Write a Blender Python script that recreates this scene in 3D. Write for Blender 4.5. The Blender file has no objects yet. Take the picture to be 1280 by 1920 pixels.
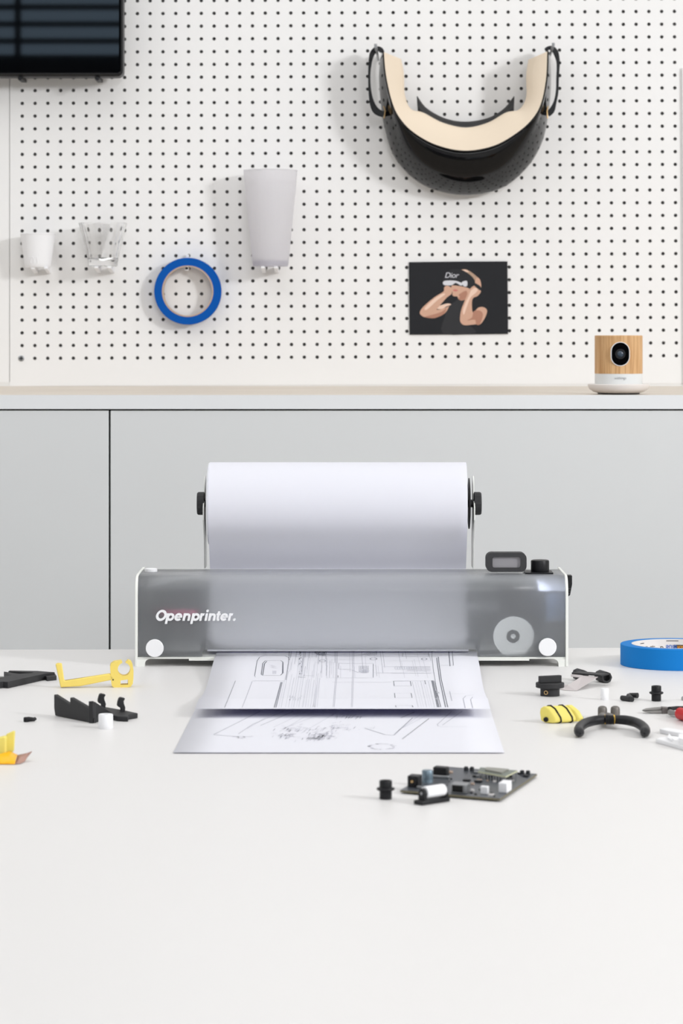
import bpy, bmesh, math, random
from mathutils import Vector, Matrix
from mathutils.geometry import tessellate_polygon

# ---------------------------------------------------------------- camera
F, CX, HY, CZ = 5500.0, 640.0, 615.0, 1.131      # focal length in px of a 1280x1920 frame, horizon row, eye height (m)
TZ = 0.75                                         # table top height
scene = bpy.context.scene
C = scene.collection
cam_d = bpy.data.cameras.new('camera')
cam = bpy.data.objects.new('camera', cam_d)
C.objects.link(cam)
cam.location = (0, 0, CZ)
cam.rotation_euler = (math.pi / 2, 0, 0)
cam_d.sensor_fit = 'VERTICAL'
cam_d.sensor_height = 36.0
cam_d.lens = F / 1920 * 36.0
cam_d.shift_y = -(960 - HY) / 1920
cam_d.clip_start = 0.05
cam_d.dof.use_dof = True
cam_d.dof.focus_distance = 3.38
cam_d.dof.aperture_fstop = 15.5
scene.camera = cam

# ---------------------------------------------------------------- light
world = bpy.data.worlds.new('world')
scene.world = world
world.use_nodes = True
world.node_tree.nodes['Background'].inputs[0].default_value = (0.9, 0.95, 1, 1)
world.node_tree.nodes['Background'].inputs[1].default_value = 0.3


def area(name, loc, target, size, size_y, power, col=(1, 1, 1)):
    d = bpy.data.lights.new(name, 'AREA')
    d.shape = 'RECTANGLE'
    d.size, d.size_y, d.energy, d.color = size, size_y, power, col
    o = bpy.data.objects.new(name, d)
    C.objects.link(o)
    o.location = loc
    o.rotation_euler = (Vector(target) - Vector(loc)).to_track_quat('-Z', 'Y').to_euler()
    return o


area('window_light', (3.3, 1.0, 2.4), (0.1, 4.78, 1.75), 0.55, 0.55, 88, (0.98, 0.988, 1.0))
area('ceiling_light', (-1.4, 2.7, 3.1), (-1.4, 2.7, 0), 3.6, 4.0, 41, (0.975, 0.985, 1.0))
area('front_light', (0.9, -1.6, 2.7), (0, 4, 1.2), 1.6, 0.7, 43, (0.975, 0.985, 1.0))

vs = scene.view_settings
vs.view_transform = 'Standard'
vs.look = 'None'
vs.exposure = 0.0
vs.gamma = 1.0
vs.use_curve_mapping = False
scene.cycles.use_denoising = True
scene.cycles.max_bounces = 10
scene.cycles.transmission_bounces = 10
scene.cycles.sample_clamp_indirect = 4.0


# ---------------------------------------------------------------- helpers
def lin(c):
    c = c / 255.0
    return c / 12.92 if c <= 0.04045 else ((c + 0.055) / 1.055) ** 2.4


def rgb(r, g, b):
    return (lin(r), lin(g), lin(b), 1)


def W(px, py, d):
    """point at depth d (m) seen at a pixel"""
    return Vector(((px - CX) * d / F, d, CZ - (py - HY) * d / F))


def T(px, py, h=0.0):
    """point on the horizontal plane h above the table top seen at a pixel"""
    d = F * (CZ - TZ - h) / (py - HY)
    return Vector(((px - CX) * d / F, d, TZ + h))


def ray_plane(px, py, p0, n):
    r = Vector(((px - CX) / F, 1.0, -(py - HY) / F))
    o = Vector((0, 0, CZ))
    t = (p0 - o).dot(n) / r.dot(n)
    return o + r * t


def mat(name, col, rough=0.5, metal=0.0, spec=0.5, trans=0.0, ior=1.45, coat=0.0, bump=0.0, bscale=400.0,
        var=0.0, emit=None, estr=1.0, sss=0.0):
    m = bpy.data.materials.new(name)
    m.use_nodes = True
    nt = m.node_tree
    b = nt.nodes['Principled BSDF']
    b.inputs['Base Color'].default_value = col
    b.inputs['Roughness'].default_value = rough
    b.inputs['Metallic'].default_value = metal
    b.inputs['Specular IOR Level'].default_value = spec
    b.inputs['Transmission Weight'].default_value = trans
    b.inputs['IOR'].default_value = ior
    b.inputs['Coat Weight'].default_value = coat
    if emit:
        b.inputs['Emission Color'].default_value = emit
        b.inputs['Emission Strength'].default_value = estr
    tc = nt.nodes.new('ShaderNodeTexCoord')
    if var > 0:
        n = nt.nodes.new('ShaderNodeTexNoise')
        n.inputs['Scale'].default_value = 6.0
        n.inputs['Detail'].default_value = 4.0
        mx = nt.nodes.new('ShaderNodeMix')
        mx.data_type = 'RGBA'
        mx.inputs[6].default_value = [c * (1 - var) for c in col[:3]] + [1]
        mx.inputs[7].default_value = col
        nt.links.new(tc.outputs['Object'], n.inputs['Vector'])
        nt.links.new(n.outputs['Fac'], mx.inputs[0])
        nt.links.new(mx.outputs[2], b.inputs['Base Color'])
    if bump > 0:
        n2 = nt.nodes.new('ShaderNodeTexNoise')
        n2.inputs['Scale'].default_value = bscale
        n2.inputs['Detail'].default_value = 2.0
        bp = nt.nodes.new('ShaderNodeBump')
        bp.inputs['Strength'].default_value = bump
        bp.inputs['Distance'].default_value = 0.0005
        nt.links.new(tc.outputs['Object'], n2.inputs['Vector'])
        nt.links.new(n2.outputs['Fac'], bp.inputs['Height'])
        nt.links.new(bp.outputs['Normal'], b.inputs['Normal'])
    return m


def mesh(name, verts, faces, m, parent=None, smooth=False, loc=None, mats=None, fmat=None):
    """one mesh object; verts in world coordinates, origin moved to the parent's place or to loc"""
    if parent is not None:
        off = Vector(parent['_base'])
    elif loc is not None:
        off = Vector(loc)
    else:
        off = Vector((0, 0, 0))
    me = bpy.data.meshes.new(name)
    me.from_pydata([tuple(Vector(v) - off) for v in verts], [], faces)
    for mm in (mats or [m]):
        me.materials.append(mm)
    if fmat:
        for p, k in zip(me.polygons, fmat):
            p.material_index = k
    bm = bmesh.new()
    bm.from_mesh(me)
    bmesh.ops.recalc_face_normals(bm, faces=bm.faces)
    bm.to_mesh(me)
    bm.free()
    if smooth:
        for p in me.polygons:
            p.use_smooth = True
        me.set_sharp_from_angle(angle=math.radians(40))
    o = bpy.data.objects.new(name, me)
    C.objects.link(o)
    if parent is not None:
        o.parent = parent
        o['_base'] = list(off)
    else:
        o.location = off
        o['_base'] = list(off)
    return o


def bevel(o, w=0.001, seg=2, ang=40):
    b = o.modifiers.new('bevel', 'BEVEL')
    b.width, b.segments = w, seg
    b.limit_method = 'ANGLE'
    b.angle_limit = math.radians(ang)
    for p in o.data.polygons:
        p.use_smooth = True
    o.data.set_sharp_from_angle(angle=math.radians(50))
    return o


def tag(o, label, cat, group=None):
    o['label'], o['category'] = label, cat
    if group:
        o['group'] = group
    return o


def thing(name, label, cat, loc, group=None):
    o = bpy.data.objects.new(name, None)
    o.empty_display_size = 0.02
    C.objects.link(o)
    o.location = loc
    o['_base'] = list(loc)
    return tag(o, label, cat, group)


def struct(o):
    o['kind'] = 'structure'
    return o


class G:
    """collects shapes for one mesh"""
    def __init__(s):
        s.v, s.f, s.k = [], [], []

    def add(s, v, f, k=0):
        n = len(s.v)
        s.v += [Vector(a) for a in v]
        s.f += [tuple(i + n for i in q) for q in f]
        s.k += [k] * len(f)
        return s

    def box(s, a, b, k=0, M=None):
        (x0, y0, z0), (x1, y1, z1) = a, b
        v = [Vector(p) for p in ((x0, y0, z0), (x1, y0, z0), (x1, y1, z0), (x0, y1, z0), (x0, y0, z1), (x1, y0, z1), (x1, y1, z1), (x0, y1, z1))]
        if M:
            v = [M @ p for p in v]
        return s.add(v, [(0, 3, 2, 1), (4, 5, 6, 7), (0, 1, 5, 4), (1, 2, 6, 5), (2, 3, 7, 6), (3, 0, 4, 7)], k)

    def prism(s, loops, vec, k=0):
        """loops: outer ring (+ holes) of 3D points in one plane, extruded by vec"""
        if not isinstance(loops[0], (list, tuple)) or not isinstance(loops[0][0], (Vector, list, tuple)):
            loops = [loops]
        flat = [Vector(p) for l in loops for p in l]
        n = len(flat)
        tris = tessellate_polygon([[Vector(p) for p in l] for l in loops]) if len(loops) > 1 else [tuple(range(n))]
        vec = Vector(vec)
        f = [tuple(t) for t in tris] + [tuple(n + i for i in reversed(t)) for t in tris]
        st = 0
        for l in loops:
            m_ = len(l)
            for i in range(m_):
                a, b = st + i, st + (i + 1) % m_
                f.append((a, b, b + n, a + n))
            st += m_
        return s.add(flat + [p + vec for p in flat], f, k)

    def lathe(s, prof, c, axis=(0, 0, 1), n=32, k=0, mod=None, caps=True):
        """prof: (radius, height) pairs along axis from c"""
        ax = Vector(axis).normalized()
        q = ax.to_track_quat('Z', 'X')
        v, f = [], []
        c = Vector(c)
        for j, (r, h) in enumerate(prof):
            for i in range(n):
                t = 2 * math.pi * i / n
                rr = r * (mod(t, h) if mod else 1)
                v.append(c + q @ Vector((rr * math.cos(t), rr * math.sin(t), h)))
        m_ = len(prof)
        for j in range(m_ - 1):
            for i in range(n):
                a, b = j * n + i, j * n + (i + 1) % n
                f.append((a, b, b + n, a + n))
        if caps:
            if prof[0][0] > 1e-6:
                f.append(tuple(reversed(range(n))))
            if prof[-1][0] > 1e-6:
                f.append(tuple((m_ - 1) * n + i for i in range(n)))
        return s.add(v, f, k)

    def ring(s, r_out, r_in, h, c, axis=(0, 0, 1), n=48, k=0, ch=0.0):
        prof = [(r_in, 0), (r_out - ch, 0), (r_out, ch), (r_out, h - ch), (r_out - ch, h), (r_in, h), (r_in, 0)]
        return s.lathe(prof, c, axis, n, k, caps=False)

    def tube(s, pts, r, n=10, k=0, flat=1.0):
        pts = [Vector(p) for p in pts]
        rs = r if isinstance(r, (list, tuple)) else [r] * len(pts)
        v, f = [], []
        up = Vector((0, 0, 1))
        for i, p in enumerate(pts):
            t = (pts[min(i + 1, len(pts) - 1)] - pts[max(i - 1, 0)]).normalized()
            if abs(t.dot(up)) > 0.95:
                up = Vector((0, 1, 0))
            a = t.cross(up).normalized()
            b = a.cross(t).normalized()
            up = b
            for j in range(n):
                w = 2 * math.pi * j / n
                v.append(p + a * math.cos(w) * rs[i] + b * math.sin(w) * rs[i] * flat)
        for i in range(len(pts) - 1):
            for j in range(n):
                x, y = i * n + j, i * n + (j + 1) % n
                f.append((x, y, y + n, x + n))
        f.append(tuple(reversed(range(n))))
        f.append(tuple((len(pts) - 1) * n + j for j in range(n)))
        return s.add(v, f, k)

    def loft(s, rows, k=0, closed=False):
        n = len(rows[0])
        v = [p for r in rows for p in r]
        f = []
        for i in range(len(rows) - 1):
            for j in range(n if closed else n - 1):
                a, b = i * n + j, i * n + (j + 1) % n
                f.append((a, b, b + n, a + n))
        return s.add(v, f, k)

    def build(s, name, m, parent=None, smooth=False, loc=None):
        ms = m if isinstance(m, list) else [m]
        return mesh(name, s.v, s.f, None, parent, smooth, loc, ms, s.k)


def spline(pts, n):
    pts = [Vector(p) for p in pts]
    out = []
    m_ = len(pts) - 1
    for i in range(n + 1):
        t = i / n * m_
        k = min(int(t), m_ - 1)
        u = t - k
        p0, p1, p2, p3 = pts[max(k - 1, 0)], pts[k], pts[k + 1], pts[min(k + 2, m_)]
        out.append(0.5 * ((2 * p1) + (p2 - p0) * u + (2 * p0 - 5 * p1 + 4 * p2 - p3) * u * u + (3 * p1 - p0 - 3 * p2 + p3) * u ** 3))
    return out


def circ(c, r, n=24, a=None, b=None):
    a = a or Vector((1, 0, 0))
    b = b or Vector((0, 0, 1))
    c = Vector(c)
    return [c + a * r * math.cos(2 * math.pi * i / n) + b * r * math.sin(2 * math.pi * i / n) for i in range(n)]


def rrect(x0, z0, x1, z1, r, n=5):
    """rounded rectangle ring in 2D"""
    out = []
    for cx, cz, a0 in ((x1 - r, z1 - r, 0), (x0 + r, z1 - r, 90), (x0 + r, z0 + r, 180), (x1 - r, z0 + r, 270)):
        for i in range(n + 1):
            a = math.radians(a0 + 90 * i / n)
            out.append((cx + r * math.cos(a), cz + r * math.sin(a)))
    return out


def text(body, size, m, M, parent, name='lettering', extrude=0.0001, shear=0.0, offset=0.0, space=1.0, sx=1.0):
    cu = bpy.data.curves.new('text', 'FONT')
    cu.body, cu.size, cu.extrude, cu.shear, cu.offset = body, size, extrude, shear, offset
    cu.space_character = space
    cu.align_x, cu.align_y = 'CENTER', 'CENTER'
    t = bpy.data.objects.new('text', cu)
    C.objects.link(t)
    bpy.context.view_layer.update()
    me = bpy.data.meshes.new_from_object(t)
    vs_ = [M @ Vector((v.co.x * sx, v.co.y, v.co.z)) for v in me.vertices]
    fs = [tuple(p.vertices) for p in me.polygons]
    bpy.data.objects.remove(t)
    bpy.data.curves.remove(cu)
    bpy.data.meshes.remove(me)
    return mesh(name, vs_, fs, m, parent)


def face_cam(p, rz=0.0):
    """text matrix: upright text facing -Y at p"""
    return Matrix.Translation(p) @ Matrix.Rotation(math.pi / 2, 4, 'X') @ Matrix.Rotation(rz, 4, 'Z')


def copy_thing(o, loc, rotz=0.0, label=None):
    r = o.copy()
    C.objects.link(r)
    r.location = loc
    r.rotation_euler = (0, 0, rotz)
    if label:
        r['label'] = label
    for ch in o.children:
        c = ch.copy()
        C.objects.link(c)
        c.parent = r
    return r


# ---------------------------------------------------------------- materials
M_wall = mat('wall_paint', rgb(236, 235, 233), 0.6, var=0.02)
M_dark_wall = mat('dark_wall', rgb(24, 24, 26), 0.8)
M_ceiling = mat('ceiling_paint', rgb(240, 240, 238), 0.8)
M_floor = mat('floor_screed', rgb(150, 148, 145), 0.6, var=0.1)
M_peg = mat('pegboard_lacquer', rgb(243, 242, 241), 0.42, spec=0.35, var=0.012)
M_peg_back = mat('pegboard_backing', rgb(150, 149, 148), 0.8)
M_worktop = mat('worktop_face', rgb(240, 241, 242), 0.5)
M_cab = mat('cabinet_lacquer', rgb(228, 229, 229), 0.55, var=0.025)
M_gap = mat('shadow_gap', rgb(14, 15, 16), 0.8)
M_table = mat('table_laminate', rgb(231, 229, 228), 0.38, spec=0.3, bump=0.03, bscale=900, var=0.008)
M_metal = mat('steel', rgb(170, 172, 175), 0.35, metal=1.0)
M_white_metal = mat('white_powder_coat', rgb(240, 241, 236), 0.4)
M_white = mat('white_plastic', rgb(244, 244, 246), 0.45)
M_black = mat('black_print', rgb(40, 40, 42), 0.55, bump=0.25, bscale=1800)
M_blacks = mat('black_smooth', rgb(24, 24, 27), 0.42, spec=0.35)
M_gloss = mat('black_gloss', rgb(9, 9, 11), 0.05, spec=0.28)
M_glass_screen = mat('screen_glass', rgb(6, 7, 9), 0.02, spec=0.5)
M_cream = mat('cream_foam', rgb(233, 217, 196), 0.85, bump=0.1, bscale=900)
M_gold = mat('gold_trim', rgb(214, 180, 130), 0.35, metal=0.7)
M_hook = mat('clear_grey_plastic', rgb(205, 208, 212), 0.2, trans=0.55)
M_blue = mat('blue_tape', rgb(16, 126, 206), 0.7, spec=0.25, var=0.06, bump=0.08, bscale=700)
M_blue_wall = mat('deep_blue_tape', rgb(0, 84, 172), 0.75, spec=0.2, var=0.05)
M_card = mat('cardboard_core', rgb(188, 165, 148), 0.8)
M_label = mat('core_label', rgb(226, 222, 220), 0.6)
M_yellow = mat('yellow_print', rgb(244, 218, 112), 0.5, bump=0.15, bscale=1500)
M_yellow2 = mat('yellow_part', rgb(238, 222, 114), 0.5, bump=0.1, bscale=1500)
M_kapton = mat('amber_film', rgb(255, 184, 0), 0.3)
M_copper = mat('flex_copper', rgb(176, 136, 122), 0.4)
M_red = mat('red_grip', rgb(205, 22, 28), 0.4)
M_grip = mat('black_grip', rgb(30, 30, 33), 0.42, spec=0.35)
M_ribbon = mat('grey_ribbon', rgb(200, 192, 192), 0.5)
M_paper_roll = mat('paper_roll', rgb(243, 244, 250), 0.7)
M_ink = [mat('ink_dark', rgb(96, 98, 110), 0.8), mat('ink_mid', rgb(162, 163, 176), 0.8), mat('ink_faint', rgb(206, 207, 218), 0.8)]
M_pcb = mat('dark_circuit_board', rgb(74, 78, 84), 0.3, var=0.15)
M_pcb_edge = mat('board_edge', rgb(112, 106, 86), 0.6)
M_alu = mat('capacitor_can', rgb(120, 138, 150), 0.35, metal=0.4)
M_frame = mat('black_textured_frame', rgb(52, 52, 54), 0.6, bump=0.5, bscale=1500)
M_oled = mat('oled_glass', rgb(150, 148, 152), 0.25)
M_int_dark = mat('interior_plate', rgb(112, 118, 120), 0.7)
M_int_black = mat('interior_carriage', rgb(38, 40, 44), 0.6)
M_gear = mat('feed_wheel', rgb(250, 252, 250), 0.5)
M_gear_hub = mat('feed_wheel_hub', rgb(40, 44, 46), 0.5)
M_pink = mat('magenta_tab', rgb(205, 90, 130), 0.6)
M_eblue = mat('pale_blue_board', rgb(150, 180, 225), 0.5)
M_led = mat('status_led', rgb(220, 228, 255), 0.5, emit=(0.75, 0.82, 1, 1), estr=1.5)
M_sky = mat('window_daylight', (0, 0, 0, 1), 1.0, spec=0, emit=(0.62, 0.86, 1.12, 1), estr=1.75)
M_blind = mat('window_bar', rgb(26, 25, 24), 0.6)


def paper_mat(name):
    m = bpy.data.materials.new(name)
    m.use_nodes = True
    nt = m.node_tree
    nt.nodes.clear()
    out = nt.nodes.new('ShaderNodeOutputMaterial')
    d = nt.nodes.new('ShaderNodeBsdfDiffuse')
    t = nt.nodes.new('ShaderNodeBsdfTranslucent')
    mx = nt.nodes.new('ShaderNodeMixShader')
    nz = nt.nodes.new('ShaderNodeTexNoise')
    nz.inputs['Scale'].default_value = 300
    rp = nt.nodes.new('ShaderNodeMix')
    rp.data_type = 'RGBA'
    rp.inputs[6].default_value = rgb(243, 243, 248)
    rp.inputs[7].default_value = rgb(245, 245, 250)
    nt.links.new(nz.outputs['Fac'], rp.inputs[0])
    nt.links.new(rp.outputs[2], d.inputs['Color'])
    t.inputs['Color'].default_value = rgb(205, 203, 246)
    mx.inputs[0].default_value = 0.17
    nt.links.new(d.outputs[0], mx.inputs[1])
    nt.links.new(t.outputs[0], mx.inputs[2])
    nt.links.new(mx.outputs[0], out.inputs[0])
    return m


M_paper = paper_mat('paper')


def frosted(name, tint, rough, haze, hazecol, ior=1.3):
    m = bpy.data.materials.new(name)
    m.use_nodes = True
    nt = m.node_tree
    nt.nodes.clear()
    out = nt.nodes.new('ShaderNodeOutputMaterial')
    p = nt.nodes.new('ShaderNodeBsdfPrincipled')
    p.inputs['Base Color'].default_value = tint
    p.inputs['Transmission Weight'].default_value = 1.0
    p.inputs['Roughness'].default_value = rough
    p.inputs['IOR'].default_value = ior
    d = nt.nodes.new('ShaderNodeBsdfDiffuse')
    d.inputs['Color'].default_value = hazecol
    t = nt.nodes.new('ShaderNodeBsdfTranslucent')
    t.inputs['Color'].default_value = hazecol
    dt = nt.nodes.new('ShaderNodeMixShader')
    dt.inputs[0].default_value = 0.5
    nt.links.new(d.outputs[0], dt.inputs[1])
    nt.links.new(t.outputs[0], dt.inputs[2])
    # very fine frosting varies the haze a little
    nz = nt.nodes.new('ShaderNodeTexNoise')
    nz.inputs['Scale'].default_value = 900
    mr = nt.nodes.new('ShaderNodeMapRange')
    mr.inputs['To Min'].default_value = haze * 0.85
    mr.inputs['To Max'].default_value = haze * 1.15
    nt.links.new(nz.outputs['Fac'], mr.inputs['Value'])
    mx = nt.nodes.new('ShaderNodeMixShader')
    nt.links.new(mr.outputs[0], mx.inputs[0])
    nt.links.new(p.outputs[0], mx.inputs[1])
    nt.links.new(dt.outputs[0], mx.inputs[2])
    nt.links.new(mx.outputs[0], out.inputs[0])
    return m


M_frost = frosted('frosted_acrylic', rgb(250, 251, 252), 0.33, 0.17, rgb(238, 240, 244), ior=1.35)
M_cupfrost = frosted('frosted_cup_plastic', rgb(252, 251, 253), 0.40, 0.58, rgb(253, 252, 254), ior=1.2)
M_glass = mat('clear_glass', (1, 1, 1, 1), 0.02, trans=1.0, ior=1.42, spec=0.5)


def wood_mat(name, c1, c2, scale, axis_stretch):
    m = bpy.data.materials.new(name)
    m.use_nodes = True
    nt = m.node_tree
    b = nt.nodes['Principled BSDF']
    b.inputs['Roughness'].default_value = 0.55
    tc = nt.nodes.new('ShaderNodeTexCoord')
    mp = nt.nodes.new('ShaderNodeMapping')
    mp.inputs['Scale'].default_value = axis_stretch
    n = nt.nodes.new('ShaderNodeTexNoise')
    n.inputs['Scale'].default_value = scale
    n.inputs['Detail'].default_value = 5
    r = nt.nodes.new('ShaderNodeValToRGB')
    r.color_ramp.elements[0].position = 0.35
    r.color_ramp.elements[0].color = c1
    r.color_ramp.elements[1].position = 0.65
    r.color_ramp.elements[1].color = c2
    nt.links.new(tc.outputs['Object'], mp.inputs[0])
    nt.links.new(mp.outputs[0], n.inputs['Vector'])
    nt.links.new(n.outputs['Fac'], r.inputs[0])
    nt.links.new(r.outputs[0], b.inputs['Base Color'])
    return m


M_oak = wood_mat('oak_veneer', rgb(196, 146, 94), rgb(226, 184, 134), 10, (45, 45, 1.5))
M_birch = wood_mat('pale_birch_top', rgb(212, 200, 186), rgb(226, 216, 203), 4, (1, 14, 14))

# ---------------------------------------------------------------- room shell
WY = 4.783            # face of the pegboard
LZ0 = 1.0362          # ledge height
X0, X1, Y0, Y1, ZC = -3.6, 3.9, -3.0, 4.81, 3.25


def slab(name, a, b, m):
    return struct(G().box(a, b).build(name, m))


slab('floor', (X0, Y0, -0.05), (X1, Y1, 0), M_floor)
slab('ceiling', (X0, Y0, ZC), (X1, Y1, ZC + 0.05), M_ceiling)
slab('wall_back', (X0, Y1, 0), (X1, Y1 + 0.05, ZC), M_wall)
slab('wall_left', (X0 - 0.05, Y0, 0), (X0, Y1, ZC), M_wall)
slab('wall_right', (X1, Y0, 0), (X1 + 0.05, Y1, ZC), M_wall)
g = G()
wx0, wx1, wz0, wz1 = -3.0, -0.4, 2.289, 3.0
g.box((X0, Y0 - 0.05, 0), (X1, Y0, wz0)).box((X0, Y0 - 0.05, wz1), (X1, Y0, ZC))
g.box((X0, Y0 - 0.05, wz0), (wx0, Y0, wz1)).box((wx1, Y0 - 0.05, wz0), (X1, Y0, wz1))
struct(g.build('wall_front', M_dark_wall))
win = bpy.data.objects.new('window_1', None)
C.objects.link(win)
win.location = (wx0, Y0, wz0)
win['_base'] = [wx0, Y0, wz0]
struct(win)
G().box((wx0, Y0 - 0.045, wz0), (wx1, Y0 - 0.04, wz1)).build('pane', M_sky, win)
z = 2.348
while z < wz1 - 0.02:
    G().box((wx0, Y0 - 0.03, z - 0.0115), (wx1, Y0 - 0.005, z + 0.0115)).build('window_bar', M_blind, win)
    z += 0.072
G().box((-1.385, Y0 - 0.036, wz0), (-1.36, Y0 - 0.002, wz1)).build('mullion', M_blind, win)


# ---------------------------------------------------------------- pegboard
def hp(i, j, d=WY):
    """pixel of hole i from the left, j from the bottom -> point on the board"""
    yl = 672.0 - 23.905 * j
    px = 41.3 + i * (24.045 - 0.0033 * j * 0.95) + 0.02 * j
    py = yl - i / 51 * 5.2
    return W(px, py, d)


g = G()
NI, NJ, NS = 52, 32, 12
HR = 0.00292
depth = Vector((0, 0.005, 0))
idx = {}


def pv(key, p):
    if key not in idx:
        idx[key] = len(g.v)
        g.v.append(p)
    return idx[key]


def corner(i2, j2):
    return pv(('c', i2, j2), hp(i2 / 2, j2 / 2))


screw_hole = (0, 0)
for i in range(NI):
    for j in range(NJ):
        c = hp(i, j)
        cs = [(2 * i + 1, 2 * j - 1), (2 * i + 1, 2 * j + 1), (2 * i - 1, 2 * j + 1), (2 * i - 1, 2 * j - 1)]
        q = [corner(*k) for k in cs]
        if (i, j) == screw_hole:
            g.f.append(tuple(q))
            g.k.append(0)
            continue
        ring_, back = [], []
        for s in range(NS):
            a = 2 * math.pi * s / NS - math.pi / 4
            p = c + Vector((math.cos(a) * HR, 0, math.sin(a) * HR))
            ring_.append(len(g.v))
            g.v.append(p)
            back.append(len(g.v))
            g.v.append(p + depth)
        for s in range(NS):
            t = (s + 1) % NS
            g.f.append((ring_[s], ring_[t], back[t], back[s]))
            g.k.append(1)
        seg = NS // 4
        for k in range(4):
            g.f.append(tuple([q[k], q[(k + 1) % 4]] + [ring_[(k * seg + seg - s) % NS] for s in range(seg + 1)]))
            g.k.append(0)
# borders
L, R = W(18.5, 724, WY).x, W(1290, 724, WY).x
zb = lambda x: W(0, 724 - 5.2 * (x - L) / (R - L), WY).z
zt = W(0, -110, WY).z
for i in range(NI):
    a, b = corner(2 * i - 1, -1), corner(2 * i + 1, -1)
    va, vb = g.v[a], g.v[b]
    g.add([va, vb, (vb.x, WY, zb(vb.x)), (va.x, WY, zb(va.x))], [(0, 1, 2, 3)])
    a, b = corner(2 * i - 1, 2 * NJ - 1), corner(2 * i + 1, 2 * NJ - 1)
    va, vb = g.v[a], g.v[b]
    g.add([va, vb, (vb.x, WY, zt), (va.x, WY, zt)], [(0, 1, 2, 3)])
lo, hi = g.v[corner(-1, -1)], g.v[corner(-1, 2 * NJ - 1)]
g.add([(L, WY, zb(lo.x)), (lo.x, WY, zb(lo.x)), lo, hi, (hi.x, WY, zt), (L, WY, zt)], [(0, 1, 2, 3, 4, 5)])
lo, hi = g.v[corner(2 * NI - 1, -1)], g.v[corner(2 * NI - 1, 2 * NJ - 1)]
g.add([(R, WY, zb(lo.x)), (lo.x, WY, zb(lo.x)), lo, hi, (hi.x, WY, zt), (R, WY, zt)], [(0, 1, 2, 3, 4, 5)])
# rim and backing
g.add([(L, WY, zb(L)), (R, WY, zb(R)), (R, WY + 0.02, zb(R)), (L, WY + 0.02, zb(L))], [(0, 1, 2, 3)])
g.add([(L, WY, zb(L)), (L, WY, zt), (L, WY + 0.02, zt), (L, WY + 0.02, zb(L))], [(0, 1, 2, 3)])
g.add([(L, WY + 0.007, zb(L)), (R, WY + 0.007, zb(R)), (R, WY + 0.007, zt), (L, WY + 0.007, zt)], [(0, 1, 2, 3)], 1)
board = mesh('pegboard', g.v, g.f, None, None, False, (0, WY, 1.45), [M_peg, M_peg_back], g.k)
tag(board, 'large white perforated pegboard covering the wall above the ledge', 'pegboard')
c = W(40, 672, WY)
g = G().lathe([(0.0048, 0), (0.0048, 0.0012), (0.0036, 0.002), (0, 0.002)], c, (0, -1, 0), 24)
sc = g.build('screw', M_metal, board)
g = G().box(c + Vector((-0.003, -0.0026, -0.0006)), c + Vector((0.003, -0.0021, 0.0006)))
g.box(c + Vector((-0.0006, -0.0026, -0.003)), c + Vector((0.0006, -0.0021, 0.003)))
g.build('cross_slot', M_gap, sc)
# plain panels either side
a = W(17.4, 717, WY)
struct(G().box((-1.6, WY + 0.0, a.z), (a.x, WY + 0.02, zt)).build('trim_1', M_peg))
a, b = W(1277.5, 722, WY), W(1275.6, 128, WY)
g = G().prism([Vector((a.x + 0.004, WY - 0.006, zb(R))), Vector((1.6, WY - 0.006, zb(R))), Vector((1.6, WY - 0.006, b.z)), Vector((b.x + 0.002, WY - 0.006, b.z))], (0, 0.0055, 0))
struct(g.build('trim_2', M_peg))

struct(G().box((-1.6, WY + 0.0008, LZ0), (1.6, WY + 0.02, LZ0 + 0.0068)).build('gap_filler', M_wall))  # pale filler strip added to lighten the dark gap under the pegboard

# ---------------------------------------------------------------- worktop and cabinets
LY = 4.138
LZ = 1.0362
zlow = W(0, 767, LY).z
wt = thing('worktop', 'long low ledge top with pale birch surface and white front edge below the pegboard', 'worktop', (0, LY, LZ - 0.02))
o = G().box((-3.0, LY + 0.0012, zlow + 0.001), (3.0, Y1 - 0.001, LZ)).build('top_board', M_birch, wt)
o = G().box((-3.0, LY, zlow), (3.0, LY + 0.0012, LZ + 0.0003)).build('front_edge', M_worktop, wt)
xs = W(205.2, 1000, LY + 0.002).x
zc = W(0, 770, LY + 0.002).z


def cabinet(x0, x1, label):
    t = thing('cabinet', label, 'cabinet', ((x0 + x1) / 2, LY + 0.3, 0), 'lacquered cabinets under the ledge')
    G().box((x0 + 0.0002, LY + 0.022, 0.0), (x1 - 0.0002, Y1 - 0.01, zlow - 0.0005)).build('carcass', M_gap, t)
    d_ = G().box((x0 + 0.0014, LY + 0.002, 0.08), (x1 - 0.0014, LY + 0.020, zc)).build('door', M_cab, t)
    bevel(d_, 0.0008, 2)
    return t


cabinet(xs - 1.2, xs, 'pale grey flat cabinet left of the dark seam, behind the table')
cabinet(xs, xs + 1.85, 'wide pale grey flat cabinet right of the seam, behind the printer')

# ---------------------------------------------------------------- table
tb = thing('table', 'large white laminate table filling the foreground', 'table', (0, 2.2, 0))
yl, yr = 3.4735, 3.498
g = G().prism([Vector((-1.3, 0.75, TZ - 0.03)), Vector((1.3, 0.75, TZ - 0.03)), Vector((1.3, yr + 0.025, TZ - 0.03)), Vector((-1.3, yl - 0.024, TZ - 0.03))], (0, 0, 0.03))
bevel(g.build('tabletop', M_table, tb), 0.0012, 2)
for sx in (-1.2, 1.2):
    for sy in (0.85, 3.36):
        G().box((sx - 0.03, sy - 0.03, 0), (sx + 0.03, sy + 0.03, TZ - 0.03)).build('leg', M_white_metal, tb)

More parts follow.
